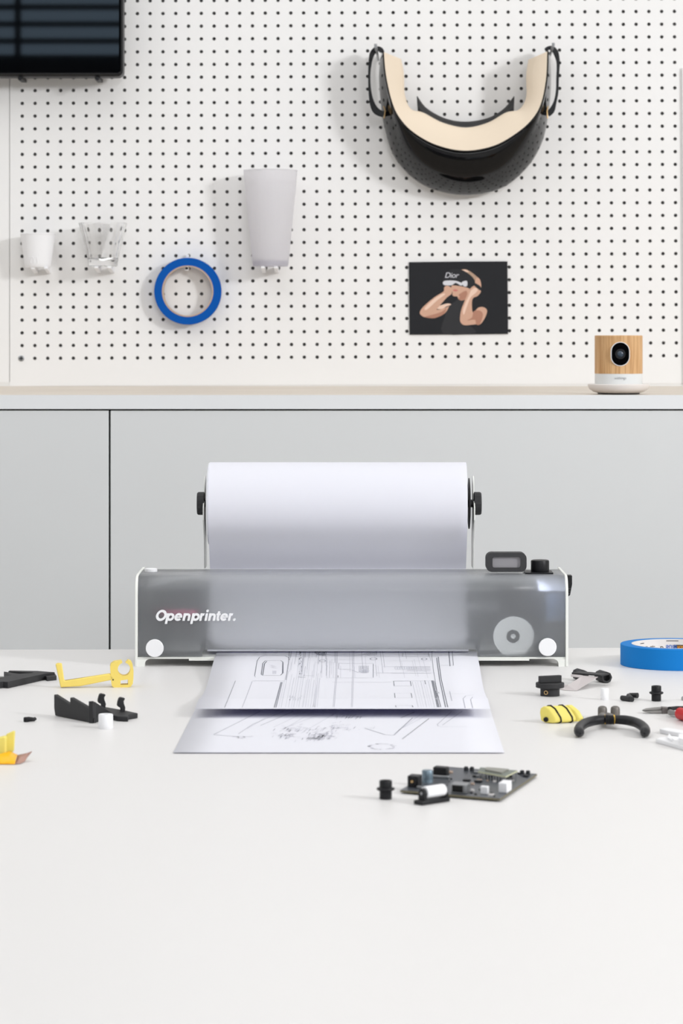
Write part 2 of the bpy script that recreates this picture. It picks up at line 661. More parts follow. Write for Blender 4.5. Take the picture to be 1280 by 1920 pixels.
# ---------------------------------------------------------------- printer
PX0 = W(253, 0, 3.3).x
PX1 = W(1065, 0, 3.3).x
ZT, YF, YB = 0.852, 3.300, 3.424
pr = thing('printer', 'wide flat roll printer with frosted translucent cover and white side plates', 'printer', ((PX0 + PX1) / 2, 3.36, TZ))
SP = 0.003


def side_profile(x):
    r = 0.020
    pts = [(YF, TZ), (YF, ZT - r)]
    for k in range(1, 7):
        a = math.pi / 2 * k / 6
        pts.append((YF + r - r * math.cos(a), ZT - r + r * math.sin(a)))
    pts += [(YB, ZT), (YB, TZ), (YB - 0.014, TZ), (YB - 0.020, TZ + 0.0085), (YF + 0.026, TZ + 0.0085), (YF + 0.016, TZ)]
    return [Vector((x, y, z_)) for y, z_ in pts]


for x in (PX0, PX1 - SP):
    bevel(G().prism(side_profile(x), (SP, 0, 0)).build('side_panel', M_white_metal, pr), 0.0005, 2)
# base plate with folded front lip
g = G().box((PX0 + SP, YF + 0.002, TZ + 0.0085), (PX1 - SP, YB, TZ + 0.0105))
bevel(g.build('base_plate', M_white_metal, pr), 0.0003, 1)
x354 = W(354, 0, YF).x
G().box((x354, YF + 0.0, TZ + 0.0068), (W(992, 0, YF).x, YF + 0.012, TZ + 0.0085)).build('base_lip', M_white_metal, pr)
# little foot blocks inside the side plates
for sx, sgn in ((PX0 + SP, 1), (PX1 - SP, -1)):
    def fb(y0, y1, nm='foot'):
        pts = [(0, TZ), (0.0078, TZ)]
        for k in range(5):
            a = math.pi / 2 * k / 4
            pts.append((0.0078 + 0.006 - 0.006 * math.cos(a), TZ + 0.0025 + 0.006 * math.sin(a)))
        pts.append((0, TZ + 0.0085))
        G().prism([Vector((sx + sgn * a_, y0, b_)) for a_, b_ in pts], (0, y1 - y0, 0)).build(nm, M_white_metal, pr)
    fb(YF + 0.001, YF + 0.016)
    fb(YB - 0.016, YB - 0.001)
# frosted cover, bent over the front edge, notched for the paper
r = 0.019
path = [(YF + 0.001, TZ + 0.0114), (YF + 0.001, TZ + 0.0192)]
for k in range(1, 5):
    path.append((YF + 0.001, TZ + 0.0192 + (ZT - r - TZ - 0.0192) * k / 4))
for k in range(1, 9):
    a = math.pi / 2 * k / 8
    path.append((YF + 0.001 + r - r * math.cos(a), ZT - r + r * math.sin(a)))
path += [(YF + 0.05, ZT), (YF + 0.093, ZT)]
nx0, nx1 = W(379, 0, YF).x, W(896, 0, YF).x
xsn = [PX0 + SP + 0.0005, nx0 - 0.003, nx0, nx0 + 0.002, nx0 + 0.004, nx1 - 0.004, nx1 - 0.002, nx1, nx1 + 0.003, PX1 - SP - 0.0005]
bm = bmesh.new()
gr = [[bm.verts.new(Vector((x, y, z_)) - Vector(pr['_base'])) for y, z_ in path] for x in xsn]
for ix in range(len(xsn) - 1):
    for k in range(len(path) - 1):
        if k == 0 and 2 <= ix <= 6:
            continue
        bm.faces.new((gr[ix][k], gr[ix + 1][k], gr[ix + 1][k + 1], gr[ix][k + 1]))
# round the upper notch corners
gr[2][1].co.z -= 0.0025
gr[3][1].co.z -= 0.0007
gr[7][1].co.z -= 0.0025
gr[6][1].co.z -= 0.0007
me = bpy.data.meshes.new('front_cover')
bm.to_mesh(me)
bm.free()
for p in me.polygons:
    p.use_smooth = True
me.materials.append(M_frost)
cov = bpy.data.objects.new('front_cover', me)
C.objects.link(cov)
cov.parent = pr
cov['label'] = 'frosted translucent cover'
sm = cov.modifiers.new('solidify', 'SOLIDIFY')
sm.thickness, sm.offset = 0.0022, -1
# white round caps
for px, py in ((290, 1215), (1026, 1213)):
    c = W(px, py, YF)
    bevel(G().lathe([(0.0101, 0), (0.0101, 0.003)], c + Vector((0, -0.0002, 0)), (0, -1, 0), 48).build('round_cap', M_white, pr, True), 0.0006, 2)
c = W(283, 1063, YF + 0.062)
g = G().lathe([(0.0072, 0), (0.0072, 0.003), (0.0062, 0.0036), (0, 0.0036)], (c.x, YF + 0.062, ZT), (0, 0, 1), 32)
g.build('top_cap', M_white, pr, True)
# back plate and mechanism behind the cover
bk = G().box((PX0 + SP, YB - 0.0015, TZ + 0.0105), (PX1 - SP, YB, ZT - 0.004)).build('back_plate', M_int_dark, pr)
G().box((PX0 + SP, YF + 0.094, ZT - 0.0022), (PX1 - SP, YF + 0.0955, ZT)).build('top_strip', M_white_metal, pr)
g = G().box((PX0 + SP + 0.006, YF + 0.106, TZ + 0.052), (PX1 - SP - 0.006, YF + 0.112, TZ + 0.062))
g.build('guide_rail', M_metal, pr)
g = G().box((W(300, 0, 3.35).x, YF + 0.04, TZ + 0.0285), (W(378, 0, 3.35).x, YF + 0.075, TZ + 0.085))
g.box((W(318, 0, 3.35).x, YF + 0.032, TZ + 0.034), (W(360, 0, 3.35).x, YF + 0.04, TZ + 0.07))
cg = bevel(g.build('print_carriage', M_int_black, pr), 0.002, 2)
G().box((W(322, 0, 3.34).x, YF + 0.0285, TZ + 0.055), (W(372, 0, 3.34).x, YF + 0.0315, TZ + 0.061)).build('coloured_tab', M_pink, pr)
c = W(961, 1193, YF + 0.0045)
wheel = G().lathe([(0.0222, 0), (0.0222, 0.003)], (c.x, YF + 0.0045, c.z), (0, 1, 0), 64).build('feed_wheel', M_gear, pr)
G().ring(0.0072, 0.0030, 0.0008, (c.x, YF + 0.0046, c.z), (0, -1, 0), 32).build('hub_ring', M_gear_hub, wheel)
g = G().lathe([(0.006, 0), (0.006, 0.045)], (c.x, YF + 0.01, c.z), (0, 1, 0), 24)
g.build('wheel_shaft', M_metal, pr)
g = G().box((W(925, 0, 3.35).x, YF + 0.035, TZ + 0.035), (W(985, 0, 3.35).x, YF + 0.09, TZ + 0.090))
bevel(g.build('motor', M_int_black, pr), 0.003, 2)
g = G().box((W(1006, 0, 3.33).x, YF + 0.022, TZ + 0.050), (W(1048, 0, 3.33).x, YF + 0.026, TZ + 0.080))
g.build('controller_board', M_eblue, pr)
G().box((W(1000, 0, 3.32).x, YF + 0.014, TZ + 0.084), (W(1050, 0, 3.32).x, YF + 0.018, TZ + 0.0965)).build('status_light', M_led, pr)


# display on the top
def front_prism(px_ring, d, thick, holes=()):
    return G().prism([[W(x, y, d) for x, y in l] for l in [px_ring] + list(holes)], (0, thick, 0))


dd = YF + 0.024
fr = rrect(911, 1036.5, 987, 1072.5, 11, 6)
hole = rrect(923, 1044.5, 976, 1064.5, 4, 4)
o = front_prism(fr, dd, 0.020, [hole]).build('display_frame', M_frame, pr)
G().box(W(921, 1066, dd + 0.003), W(978, 1043, dd + 0.005)).build('display_glass', M_oled, o)
a, b = W(985, 0, dd).x, W(1037, 0, dd).x
G().box((a, dd + 0.001, ZT), (b, dd + 0.034, ZT + 0.0016)).build('dial_plate', M_blacks, pr)
c = W(1012, 0, dd + 0.018)
g = G().lathe([(0.0103, 0), (0.0105, 0.0005), (0.0105, 0.0115), (0.0100, 0.0128), (0.0085, 0.0133), (0, 0.0133)], (c.x, dd + 0.018, ZT + 0.0016), (0, 0, 1), 48)
g.build('dial_knob', M_blacks, pr, True)
# lettering : heavy slanted rounded sans, stroked
lt = G()
s_ = 0.0006 * 1.0
UX = 3.3 / F
yl_ = YF - 0.0001


def lp(x, y):
    return (x, y)


def stroke(pts, w):
    """flat strip of width w (units px) following pts (px units, baseline coordinates), sheared"""
    q = [Vector((p[0], p[1])) for p in pts]
    vs1, vs2 = [], []
    for i, p in enumerate(q):
        t = (q[min(i + 1, len(q) - 1)] - q[max(i - 1, 0)]).normalized()
        n = Vector((-t.y, t.x)) * w / 2
        vs1.append(p + n)
        vs2.append(p - n)
    sk = 0.000012 * len(lt.f) / 60
    m_ = len(q)
    v, f = [], []
    for dep in (-sk * 0.5, -0.00025 - sk):
        for p in vs1 + vs2:
            X = lx0 + (p.x + 0.21 * p.y)
            v.append(Vector(((X - CX) * UX, yl_ + dep, CZ - (ly0 - p.y - HY) * UX)))
    n = 2 * m_
    for i in range(m_ - 1):
        f.append((i, i + 1, m_ + i + 1, m_ + i))
        f.append((n + i, n + m_ + i, n + m_ + i + 1, n + i + 1))
        f.append((i, n + i, n + i + 1, i + 1))
        f.append((m_ + i, m_ + i + 1, n + m_ + i + 1, n + m_ + i))
    f.append((0, m_, n + m_, n))
    f.append((m_ - 1, n + m_ - 1, n + 2 * m_ - 1, 2 * m_ - 1))
    lt.add(v, f)


def arc(cx, cy, rx, ry, a0, a1, n=20):
    return [(cx + rx * math.cos(math.radians(a0 + (a1 - a0) * i / n)), cy + ry * math.sin(math.radians(a0 + (a1 - a0) * i / n))) for i in range(n + 1)]


lx0, ly0 = 290.0, 1164.0
WD = 4.5
XH = 7.15       # half of x-height 14.3


def bowl(cx):
    stroke(arc(cx, XH, 5.0, XH - WD / 2 + 0.2, 0, 360, 28), WD)


stroke(arc(10.3, 10.2, 7.6, 8.2, 0, 360, 32), WD + 0.2)                                  # O
bowl(28.0)
stroke([(22.2, -5.8), (22.2, 14.2)], WD)                                                # p
cx = 42.8
stroke(arc(cx, XH, 5.0, XH - WD / 2 + 0.2, 0, 322, 26), WD)
stroke([(cx - 5, XH), (cx + 7.0, XH)], 2.7)                                              # e
stroke([(53.8, 0), (53.8, 14.2)], WD)
stroke([(53.8, 6)] + arc(58.7, 8.2, 4.4, 3.9, 170, 0, 12) + [(63.1, 0)], WD)             # n
bowl(75.6)
stroke([(69.8, -5.8), (69.8, 14.2)], WD)                                                # p
stroke([(85.2, 0), (85.2, 14.2)], WD)
stroke([(85.2, 6)] + arc(89.5, 8.0, 4.3, 3.9, 170, 75, 8), WD)                           # r
stroke([(95.2, 0), (95.2, 14.2)], WD)
stroke(arc(95.2, 18.6, 1.3, 1.3, 0, 360, 14), 2.7)                                       # i
stroke([(101.6, 0), (101.6, 14.2)], WD)
stroke([(101.6, 6)] + arc(106.3, 8.2, 4.3, 3.9, 170, 0, 12) + [(110.6, 0)], WD)          # n
stroke([(117.0, 18.0), (117.0, 4.4)] + arc(119.9, 4.2, 2.9, 2.2, 190, 280, 6), WD)
stroke([(113.2, 12.3), (121.4, 12.3)], 3.4)                                              # t
cx = 128.6
stroke(arc(cx, XH, 4.9, XH - WD / 2 + 0.2, 0, 322, 26), WD)
stroke([(cx - 5, XH), (cx + 7.0, XH)], 2.7)                                              # e
stroke([(139.0, 0), (139.0, 14.2)], WD)
stroke([(139.0, 6)] + arc(143.0, 8.0, 4.3, 3.9, 170, 75, 8), WD)                         # r
stroke(arc(148.6, 2.2, 1.25, 1.25, 0, 360, 14), 2.6)                                     # .
o = mesh('lettering', [Vector((v.x, v.y, v.z)) for v in lt.v], lt.f, M_white, pr)
o['label'] = 'white slanted printer name lettering'
# cable plug at the right side
xr = PX1
g = G()
za = W(0, 1078, 3.36).z
ring_px = [(xr, za), (xr + 0.0085, za), (xr + 0.0085, za - 0.010), (xr + 0.0062, za - 0.0225), (xr + 0.001, za - 0.026), (xr, za - 0.026)]
g.prism([Vector((a_, 3.352, b_)) for a_, b_ in ring_px], (0, 0.014, 0))
o = bevel(g.build('power_plug', M_blacks, pr), 0.0012, 2)
for k in range(3):
    zz = za - 0.0155 - 0.003 * k
    G().box((xr + 0.0002, 3.3508, zz), (xr + 0.0072 - 0.0006 * k, 3.3672, zz + 0.0012)).build('strain_rib', M_black, o)
pts = [Vector((xr + 0.0028, 3.359, za - 0.024)), Vector((xr + 0.0022, 3.362, za - 0.034)), Vector((xr - 0.001, 3.385, za - 0.046)), Vector((xr - 0.008, 3.431, za - 0.056)), Vector((xr - 0.03, 3.450, za - 0.062)), Vector((xr - 0.06, 3.452, TZ + 0.0022)), Vector((xr - 0.2, 3.450, TZ + 0.0022))]
G().tube(spline(pts, 30), 0.0019, 8).build('power_cable', M_blacks, pr, True)

# roll holder brackets, flange and spindle
YC = 3.40
ZR = W(0, 944, YC).z


def bracket(x, sgn):
    pts = [(YC + 0.014, ZT - 0.001), (YC + 0.050, ZT - 0.001), (YC + 0.048, ZT + 0.035), (YC + 0.034, ZR - 0.01), (YC + 0.030, ZR + 0.027)]
    pts += [(YC + 0.026, ZR + 0.031), (YC + 0.014, ZR + 0.031), (YC + 0.0065, ZR + 0.022), (YC + 0.0062, ZR)]
    for k in range(1, 6):
        a = math.pi * k / 6
        pts.append((YC + 0.0062 * math.cos(a), ZR - 0.0062 * math.sin(a)))
    pts += [(YC - 0.0062, ZR + 0.003), (YC - 0.010, ZR + 0.0035), (YC - 0.020, ZR - 0.004), (YC - 0.020, ZR - 0.018), (YC - 0.006, ZR - 0.03), (YC + 0.008, ZT + 0.03)]
    return bevel(G().prism([Vector((x, y, z_)) for y, z_ in pts], (sgn * 0.0016, 0, 0)).build('roll_bracket', M_white_metal, pr), 0.0004, 2)


bracket(W(881.5, 0, YC + 0.03).x + 0.0018, 1)
bracket(W(384.0, 0, YC).x, -1)
sp = thing('spindle', 'black spindle with round end knobs through the paper roll', 'spindle', (-0.004, YC, ZR))
xl_, xr_ = W(369.5, 0, YC).x, W(902, 0, YC).x
G().lathe([(0.0045, 0), (0.0045, xr_ - xl_ - 0.004)], (xl_ + 0.002, YC, ZR), (1, 0, 0), 20).build('rod', M_blacks, sp)
for x, sg in ((xl_, 1), (xr_, -1)):
    g = G().lathe([(0.0120, 0), (0.0130, 0.0012), (0.0132, 0.0025), (0.0132, 0.0082), (0.0124, 0.0085)], (x, YC, ZR), (sg, 0, 0), 40,
                  mod=lambda t, h: 1 + 0.012 * math.cos(24 * t))
    g.build('end_knob', M_black, sp)
G().lathe([(0.026, 0), (0.0295, 0.0004), (0.0295, 0.0016), (0.022, 0.0022)], (W(877.3, 0, YC).x, YC, ZR), (1, 0, 0), 48).build('flange', M_blacks, sp, True)

# paper roll with the web going down into the printer
RR = 0.0480
pxl, pxr = W(390, 0, YC - RR).x, W(876.5, 0, YC - RR).x
rl = thing('paper_roll', 'thick roll of blank white paper mounted above the printer', 'paper roll', ((pxl + pxr) / 2, YC, ZR - RR))
g = G()
prof = [(0.0195, 0)]
for k in range(24):
    rr_ = 0.0195 + (RR - 0.0008 - 0.0195) * k / 23
    prof.append((rr_, 0.0002 * (k % 2) + 0.0004 * max(0, k - 19)))
Lr = pxr - pxl
prof += [(RR - 0.0008, Lr - 0.003)]
prof += [(0.0195, Lr - 0.0026), (0.0195, 0)]
g.lathe(prof, (pxl - 0.0030, YC, ZR), (1, 0, 0), 96, caps=False)
g.build('wound_paper', M_paper_roll, rl, True)
g = G().ring(0.0195, 0.0175, Lr + 0.0005, (pxl - 0.0022, YC, ZR), (1, 0, 0), 40)
g.build('core_tube', M_card, rl)
# outer layer: from the back over the top and down the front, then slanting back to the slot, finally to the exit
sec = []
for k in range(0, 31):
    a = math.radians(-80 + (180 + 80 + 45) * k / 30)           # 0 = back (+y), 90 top, 180 front
    sec.append((YC + RR * math.cos(a), ZR + RR * math.sin(a)))
slot_y = YF + 0.1000
a0 = sec[-1]
x_slot_l, x_slot_r = W(401, 0, slot_y).x, W(869, 0, slot_y).x
web = sec + [(a0[0] + (slot_y - a0[0]) * u, a0[1] + (ZT - a0[1]) * u) for u in (0.25, 0.5, 0.75, 1.0)]
web += [(slot_y - 0.002, ZT - 0.02), (slot_y - 0.008, ZT - 0.042), (YF + 0.080, TZ + 0.042), (YF + 0.062, TZ + 0.028), (YF + 0.040, TZ + 0.0175), (YF + 0.030, TZ + 0.0140)]
rows = []
for k, (y, z_) in enumerate(web):
    n_ = len(sec)
    u = 0 if k < n_ else min(1, (k - n_ + 1) / 4)
    rows.append([Vector((pxl + (pxr - pxl) * j / 6, y, z_)) for j in range(7)])
g = G().loft(rows)
o = g.build('loose_web', M_paper, rl, True)
# recycled drawing seen on the web just inside the cover is part of the output sheet below

# ---------------------------------------------------------------- printed sheets
def sheet_z(d, kind):
    if kind == 1:
        if d > 3.300:
            t = min(1.0, (d - 3.30) / 0.05)
            return TZ + 0.0112 + 0.0022 * t * t
        if d > 3.08:
            u = (3.300 - d) / 0.22
            return TZ + 0.0024 + 0.0088 * (1 - u) ** 2 * (1 + 2 * u)
        u = min(1.15, (3.08 - d) / 0.12)
        return TZ + 0.0024 + 0.0052 * max(0.0, u) ** 2
    if d > 2.66:
        return TZ + 0.0004 
    return TZ + 0.0004 + 0.0007 * min(1.2, (2.66 - d) / 0.035) ** 2


def find_d(py, kind):
    lo_, hi_ = 2.4, 3.6
    for _ in range(50):
        m_ = (lo_ + hi_) / 2
        if HY + (CZ - sheet_z(m_, kind)) * F / m_ > py:
            lo_ = m_
        else:
            hi_ = m_
    return (lo_ + hi_) / 2


def on_sheet(px, py, kind, lift=0.0):
    d = find_d(py, kind)
    return Vector(((px - CX) * d / F, d, sheet_z(d, kind) + lift))


def build_sheet(kind, e1, e2, label, d_back):
    """e1/e2: (left px, right px, py) at the far and near end"""
    pa, pb = [on_sheet(e1[i], e1[2], kind) for i in (0, 1)], [on_sheet(e2[i], e2[2], kind) for i in (0, 1)]
    dn = pb[0].y
    t = thing('printed_sheet', label, 'paper', (0, (dn + d_back) / 2, TZ))
    rows = []
    n_ = 130
    for k in range(n_ + 1):
        d = d_back + (dn - d_back) * k / n_
        u = (d - pa[0].y) / (dn - pa[0].y)
        xl2 = pa[0].x + (pb[0].x - pa[0].x) * u
        xr2 = pa[1].x + (pb[1].x - pa[1].x) * u
        rows.append([Vector((xl2 + (xr2 - xl2) * j / 8, d, sheet_z(d, kind))) for j in range(9)])
    o = G().loft(rows).build('sheet', M_paper, t, True)
    s2 = o.modifiers.new('solidify', 'SOLIDIFY')
    s2.thickness, s2.offset = 0.00012, 0
    return t


sh1 = build_sheet(1, (407, 893, 1219), (365, 919, 1329), 'printed drawing sheet coming out of the printer, upper of the two sheets', YF + 0.040)
sh2 = build_sheet(2, (361, 922, 1340), (324, 945.5, 1411), 'lower printed drawing sheet lying nearest the table front, under the emerging one', 3.20)

ink = {1: [G(), G(), G()], 2: [G(), G(), G()]}
rnd = random.Random(7)


def line(kind, pts, shade=1, w=0.00042):
    """ink strip on the sheet through pixel points"""
    g_ = ink[kind][shade]
    # subdivide
    q = []
    for a_, b_ in zip(pts[:-1], pts[1:]):
        n_ = max(1, int(abs(b_[1] - a_[1]) / 1.5))
        for i in range(n_):
            q.append((a_[0] + (b_[0] - a_[0]) * i / n_, a_[1] + (b_[1] - a_[1]) * i / n_))
    q.append(pts[-1])
    P = [on_sheet(x, y, kind, 0.00022) for x, y in q]
    v, f = [], []
    for i, p in enumerate(P):
        t = (P[min(i + 1, len(P) - 1)] - P[max(i - 1, 0)])
        t.z = 0
        if t.length < 1e-7:
            t = Vector((1, 0, 0))
        t.normalize()
        # lines running across get widened: foreshortening thins them in print too
        n_ = Vector((-t.y, t.x, 0)) * w / 2
        v += [p + n_, p - n_]
    for i in range(len(P) - 1):
        f.append((2 * i, 2 * i + 1, 2 * i + 3, 2 * i + 2))
    g_.add(v, f)


def A(x, y):      # coordinates read off the 3.2x enlargement
    return (460 + x / 3.2, 1180 + y / 3.2)


def L1(pts, shade=1, w=0.00042):
    line(1, [A(*p) for p in pts], shade, w)


def E1(cx, cy, rx, ry, shade=1, w=0.0008, a0=0, a1=360, n=20):
    L1([(cx + rx * math.cos(math.radians(a0 + (a1 - a0) * i / n)), cy + ry * math.sin(math.radians(a0 + (a1 - a0) * i / n))) for i in range(n + 1)], shade, w)


# rounded box, top left
L1([(55, 280), (70, 190), (85, 168), (115, 158), (235, 158), (258, 170), (262, 185)], 0, 0.0006)
L1([(55, 280), (60, 288)], 1)
L1([(95, 272), (104, 205), (120, 188), (210, 187), (224, 196), (222, 265), (210, 277), (105, 278), (95, 272)], 0, 0.0008)
L1([(104, 274), (114, 208), (128, 192)], 0, 0.0009)
L1([(212, 276), (226, 262), (226, 200)], 0, 0.0006)
L1([(156, 122), (172, 130), (264, 130)], 0, 0.0009)
L1([(178, 122), (178, 130)], 0, 0.0009)
L1([(245, 122), (245, 130)], 0, 0.0009)
L1([(264, 122), (258, 200), (242, 305)], 0, 0.0005)
L1([(40, 310), (235, 310)], 2, 0.001)
L1([(-60, 310), (-125, 470)], 0, 0.0004)
L1([(40, 314), (0, 420), (-20, 470)], 1, 0.0004)
L1([(213, 318), (172, 470)], 0, 0.0006)
L1([(217, 318), (178, 470)], 1, 0.0004)
L1([(221, 318), (184, 470)], 0, 0.0005)
for k in range(6):
    y = 215 + 9 * (k % 2) + 2 * k
    L1([(142 + 4 * k, y), (165 + 5 * k, y + 1)], 2, 0.0008)
for k in range(4):
    L1([(165 + 6 * k, 250), (163 + 6 * k, 268)], 2)
    L1([(162, 250 + 5 * k), (186, 250 + 5 * k)], 2, 0.0007)
# dense vertical strokes
for k in range(60):
    x = 270 + rnd.random() * 250 if k < 38 else 520 + rnd.random() * 600
    y0 = 122 if rnd.random() < 0.55 else 165 + rnd.random() * 60
    y1 = y0 + 40 + rnd.random() * 130
    y1 = min(y1, 292)
    slope = (x - 576) * 0.00055
    L1([(x, y0), (x + slope * (y1 - y0), y1)], 1 if rnd.random() < 0.35 else 2, 0.0003)
for k in range(15):
    x = 240 + k * 15 + rnd.random() * 12
    y0 = 230 + rnd.random() * 80
    L1([(x, y0), (x + (x - 576) * 0.00055 * (468 - y0) - 6, 468)], 2, 0.0003 + 0.0002 * (k % 2))
for k in range(7):
    x = 1000 + k * 16 + rnd.random() * 4
    L1([(x, 310 + rnd.random() * 8), (x + 36, 468)], 2 if k % 3 else 1, 0.00025)
for x in (545, 552, 645, 652):
    L1([(x, 122), (x - 4, 290), (x - (20 if x < 600 else 10), 468)], 1, 0.00028)
for x in (415, 345, 405):
    L1([(x + 30, 295), (x, 468)], 2, 0.0003)
# dark small clusters
for k in range(24):
    x, y = 322 + rnd.random() * 16, 125 + rnd.random() * 150
    L1([(x, y), (x - 1, y + 3 + rnd.random() * 9)], 0 if k % 3 else 1, 0.0006)
L1([(315, 287), (360, 289)], 0, 0.0014)
L1([(325, 276), (410, 280)], 1, 0.0008)
for k in range(16):
    x, y = 262 + rnd.random() * 80, 395 + rnd.random() * 26
    L1([(x, y), (x - 2, y + 10)], 2, 0.0005)
# horizontal rules
for y, x0_, x1_, sh in ((165, 270, 1150, 1), (182, 430, 640, 2), (205, 558, 770, 1), (262, 770, 1140, 2), (292, 480, 770, 2), (240, 560, 640, 2), (200, 420, 560, 2),
                        (190, 860, 1110, 2), (224, 820, 1110, 2), (265, 875, 1115, 2), (310, 880, 1130, 2), (318, 520, 880, 2), (150, 940, 1095, 1), (142, 800, 1100, 2), (133, 800, 1060, 2)):
    L1([(x0_, y), (x1_, y)], sh, 0.0008)
# circles and arcs
E1(462, 190, 18, 6, 1, 0.001)
E1(768, 178, 20, 7, 1, 0.0012)
E1(1072, 179, 16, 6, 1, 0.0012)
for rx, ry in ((30, 14), (20, 9), (10, 4)):
    E1(455, 143, rx, ry, 0 if rx == 20 else 1, 0.0012)
    E1(757, 146, rx, ry, 2, 0.001)
for rx, ry in ((190, 38), (170, 34), (120, 26)):
    E1(600, 123, rx, ry, 1 if rx == 190 else 2, 0.0011, 0, 180, 28)
L1([(418, 122), (418, 145), (470, 160)], 0, 0.0008)
L1([(788, 122), (786, 145), (720, 160)], 1, 0.0008)
for k in range(5):
    L1([(430 + 6 * k, 124), (462 + 5 * k, 160)], 1, 0.0005)
# boxes
L1([(560, 205), (558, 238), (640, 246), (676, 260)], 1, 0.0005)
L1([(767, 208), (766, 290)], 0, 0.0005)
L1([(555, 278), (555, 290)], 0, 0.0005)
for k in range(12):
    E1(712, 240, 6 + 2.4 * k, 3 + 1.9 * k, 2, 0.0006, 20, 160, 8)
for k in range(7):
    L1([(682 + 9 * k, 220), (682 + 9 * k, 262)], 1, 0.0004)
for k in range(4):
    L1([(680, 222 + 7 * k), (740, 222 + 7 * k)], 1, 0.0006)
for k in range(9):
    E1(905 + 14 * k, 233, 9, 8, 2, 0.0008)
for k in range(10):
    L1([(960 + rnd.random() * 20, 226 + 3 * k), (1110, 226 + 3 * k)], 2, 0.0006)
L1([(945, 142), (1096, 142), (1098, 165), (943, 165), (945, 142)], 1, 0.0006)
for k in range(8):
    L1([(968 + 14 * k, 125), (968 + 14 * k, 132)], 1, 0.0006)
L1([(1120, 122), (1118, 165), (1128, 250), (1150, 380), (1172, 468)], 0, 0.0004)
L1([(1147, 172), (1150, 200), (1164, 300), (1200, 468)], 0, 0.0008)
L1([(1157, 166), (1160, 200), (1174, 300), (1213, 468)], 0, 0.0008)
L1([(1218, 120), (1227, 222)], 0, 0.0008)
L1([(1239, 120), (1247, 218)], 0, 0.0005)
L1([(1160, 216), (1248, 216)], 1, 0.0008)
for x in (889, 894, 900):
    y = {889: 312, 894: 384, 900: 458}[x]
    y2 = min(y + 28, 468)
    L1([(x, y), (x + 3, y2)], 0, 0.0006)
    L1([(x + 100, y), (x + 105, y2)], 0, 0.0006)
    L1([(x, y), (x + 100, y)], 2, 0.0008)
    if y < 450:
        L1([(x + 3, y2), (x + 105, y2)], 2, 0.001)
L1([(1117, 308), (1152, 468)], 0, 0.0009)
L1([(1124, 308), (1160, 468)], 0, 0.0009)
L1([(1132, 310), (1170, 466)], 0, 0.0005)
L1([(1075, 308), (1080, 330)], 0, 0.0005)
L1([(1225, 372), (1238, 430)], 1, 0.0005)
for k in range(14):
    x = 1140 + rnd.random() * 18
    y = 370 + rnd.random() * 50
    L1([(x, y), (x + 3, y + 8)], 0, 0.0005)
line(1, [(872, 1328), (868, 1310), (873, 1305), (888, 1303)], 1, 0.0005)
line(1, [(886, 1328), (882, 1312), (886, 1307)], 1, 0.0005)
line(1, [(830, 1301), (872, 1301)], 2, 0.0008)


# second sheet (read off the 3.657x enlargements)
def B(x, y):
    return (310 + x / 3.657, 1200 + y / 3.657)


def Cc(x, y):
    return (620 + x / 3.657, 1200 + y / 3.657)


for pts, sh_, w in (([(650, 490), (330, 650)], 1, 0.0007), ([(810, 490), (600, 578), (500, 645)], 1, 0.0005), ([(760, 490), (560, 610)], 2, 0.0004), ([(880, 490), (650, 588)], 1, 0.0007),
                    ([(960, 495), (740, 600)], 2, 0.0005), ([(1100, 495), (800, 610)], 2, 0.0005), ([(1010, 495), (780, 630)], 2, 0.0005), ([(1180, 495), (930, 640)], 2, 0.0005), ([(330, 650), (480, 662), (600, 662)], 2, 0.0012)):
    line(2, [B(*p) for p in pts], sh_, w)
for pts, sh_, w in (([(575, 495), (480, 535)], 0, 0.0007), ([(672, 540), (490, 680)], 0, 0.0007), ([(830, 490), (730, 580), (735, 592), (760, 596), (935, 596)], 1, 0.0005),
                    ([(900, 490), (765, 585)], 1, 0.0005), ([(560, 535), (430, 655), (370, 650), (230, 605)], 1, 0.001), ([(640, 495), (440, 640)], 2, 0.0005), ([(850, 495), (750, 535), (560, 535)], 2, 0.0007),
                    ([(700, 495), (500, 600)], 2, 0.0005)):
    line(2, [Cc(*p) for p in pts], sh_, w)
for k in range(330):
    u = rnd.random()
    cx_, cy_, sx_, sy_ = rnd.choice([(1050, 655, 120, 34), (1090, 650, 70, 26), (830, 655, 90, 22), (1180, 600, 160, 30), (1010, 675, 60, 10), (1240, 520, 120, 18), (900, 610, 150, 25)])
    x, y = cx_ + rnd.gauss(0, 0.45) * sx_, cy_ + rnd.gauss(0, 0.45) * sy_
    y = max(505, min(y, 735))
    if rnd.random() < 0.5:
        pts = [(x, y), (x + 12 + rnd.random() * 30, y + rnd.uniform(-6, 6))]
    else:
        pts = [(x, y), (x - 8 - 10 * rnd.random(), y + 8 + rnd.random() * 8)]
    line(2, [B(*p) for p in pts], rnd.choice([1, 2, 2, 2]), 0.0006)
for k in range(40):
    a = rnd.random() * 6.28
    x, y = 340 + 90 * math.cos(a) * rnd.uniform(0.8, 1.05), 732 + 20 * math.sin(a)
    line(2, [Cc(x, y), Cc(x + 18, y + rnd.uniform(-3, 3))], rnd.choice([1, 2]), 0.0009)
for k in range(12):
    x, y = 455 + rnd.random() * 90, 662 + rnd.random() * 12
    line(2, [B(x, y), B(x + 12, y + 1)], 0 if k % 2 else 1, 0.001)
for kind, sh in ((1, sh1), (2, sh2)):
    for k, nm in enumerate(('dark_linework', 'grey_linework', 'faint_linework')):
        if ink[kind][k].v:
            o = ink[kind][k].build(nm, M_ink[k], sh)
            o['kind'] = 'stuff'
# the pattern on the paper glimpsed through the cover: arcs on the web just above the exit
g = G()
wy, wz = YF + 0.006, W(0, 1203, YF + 0.006).z


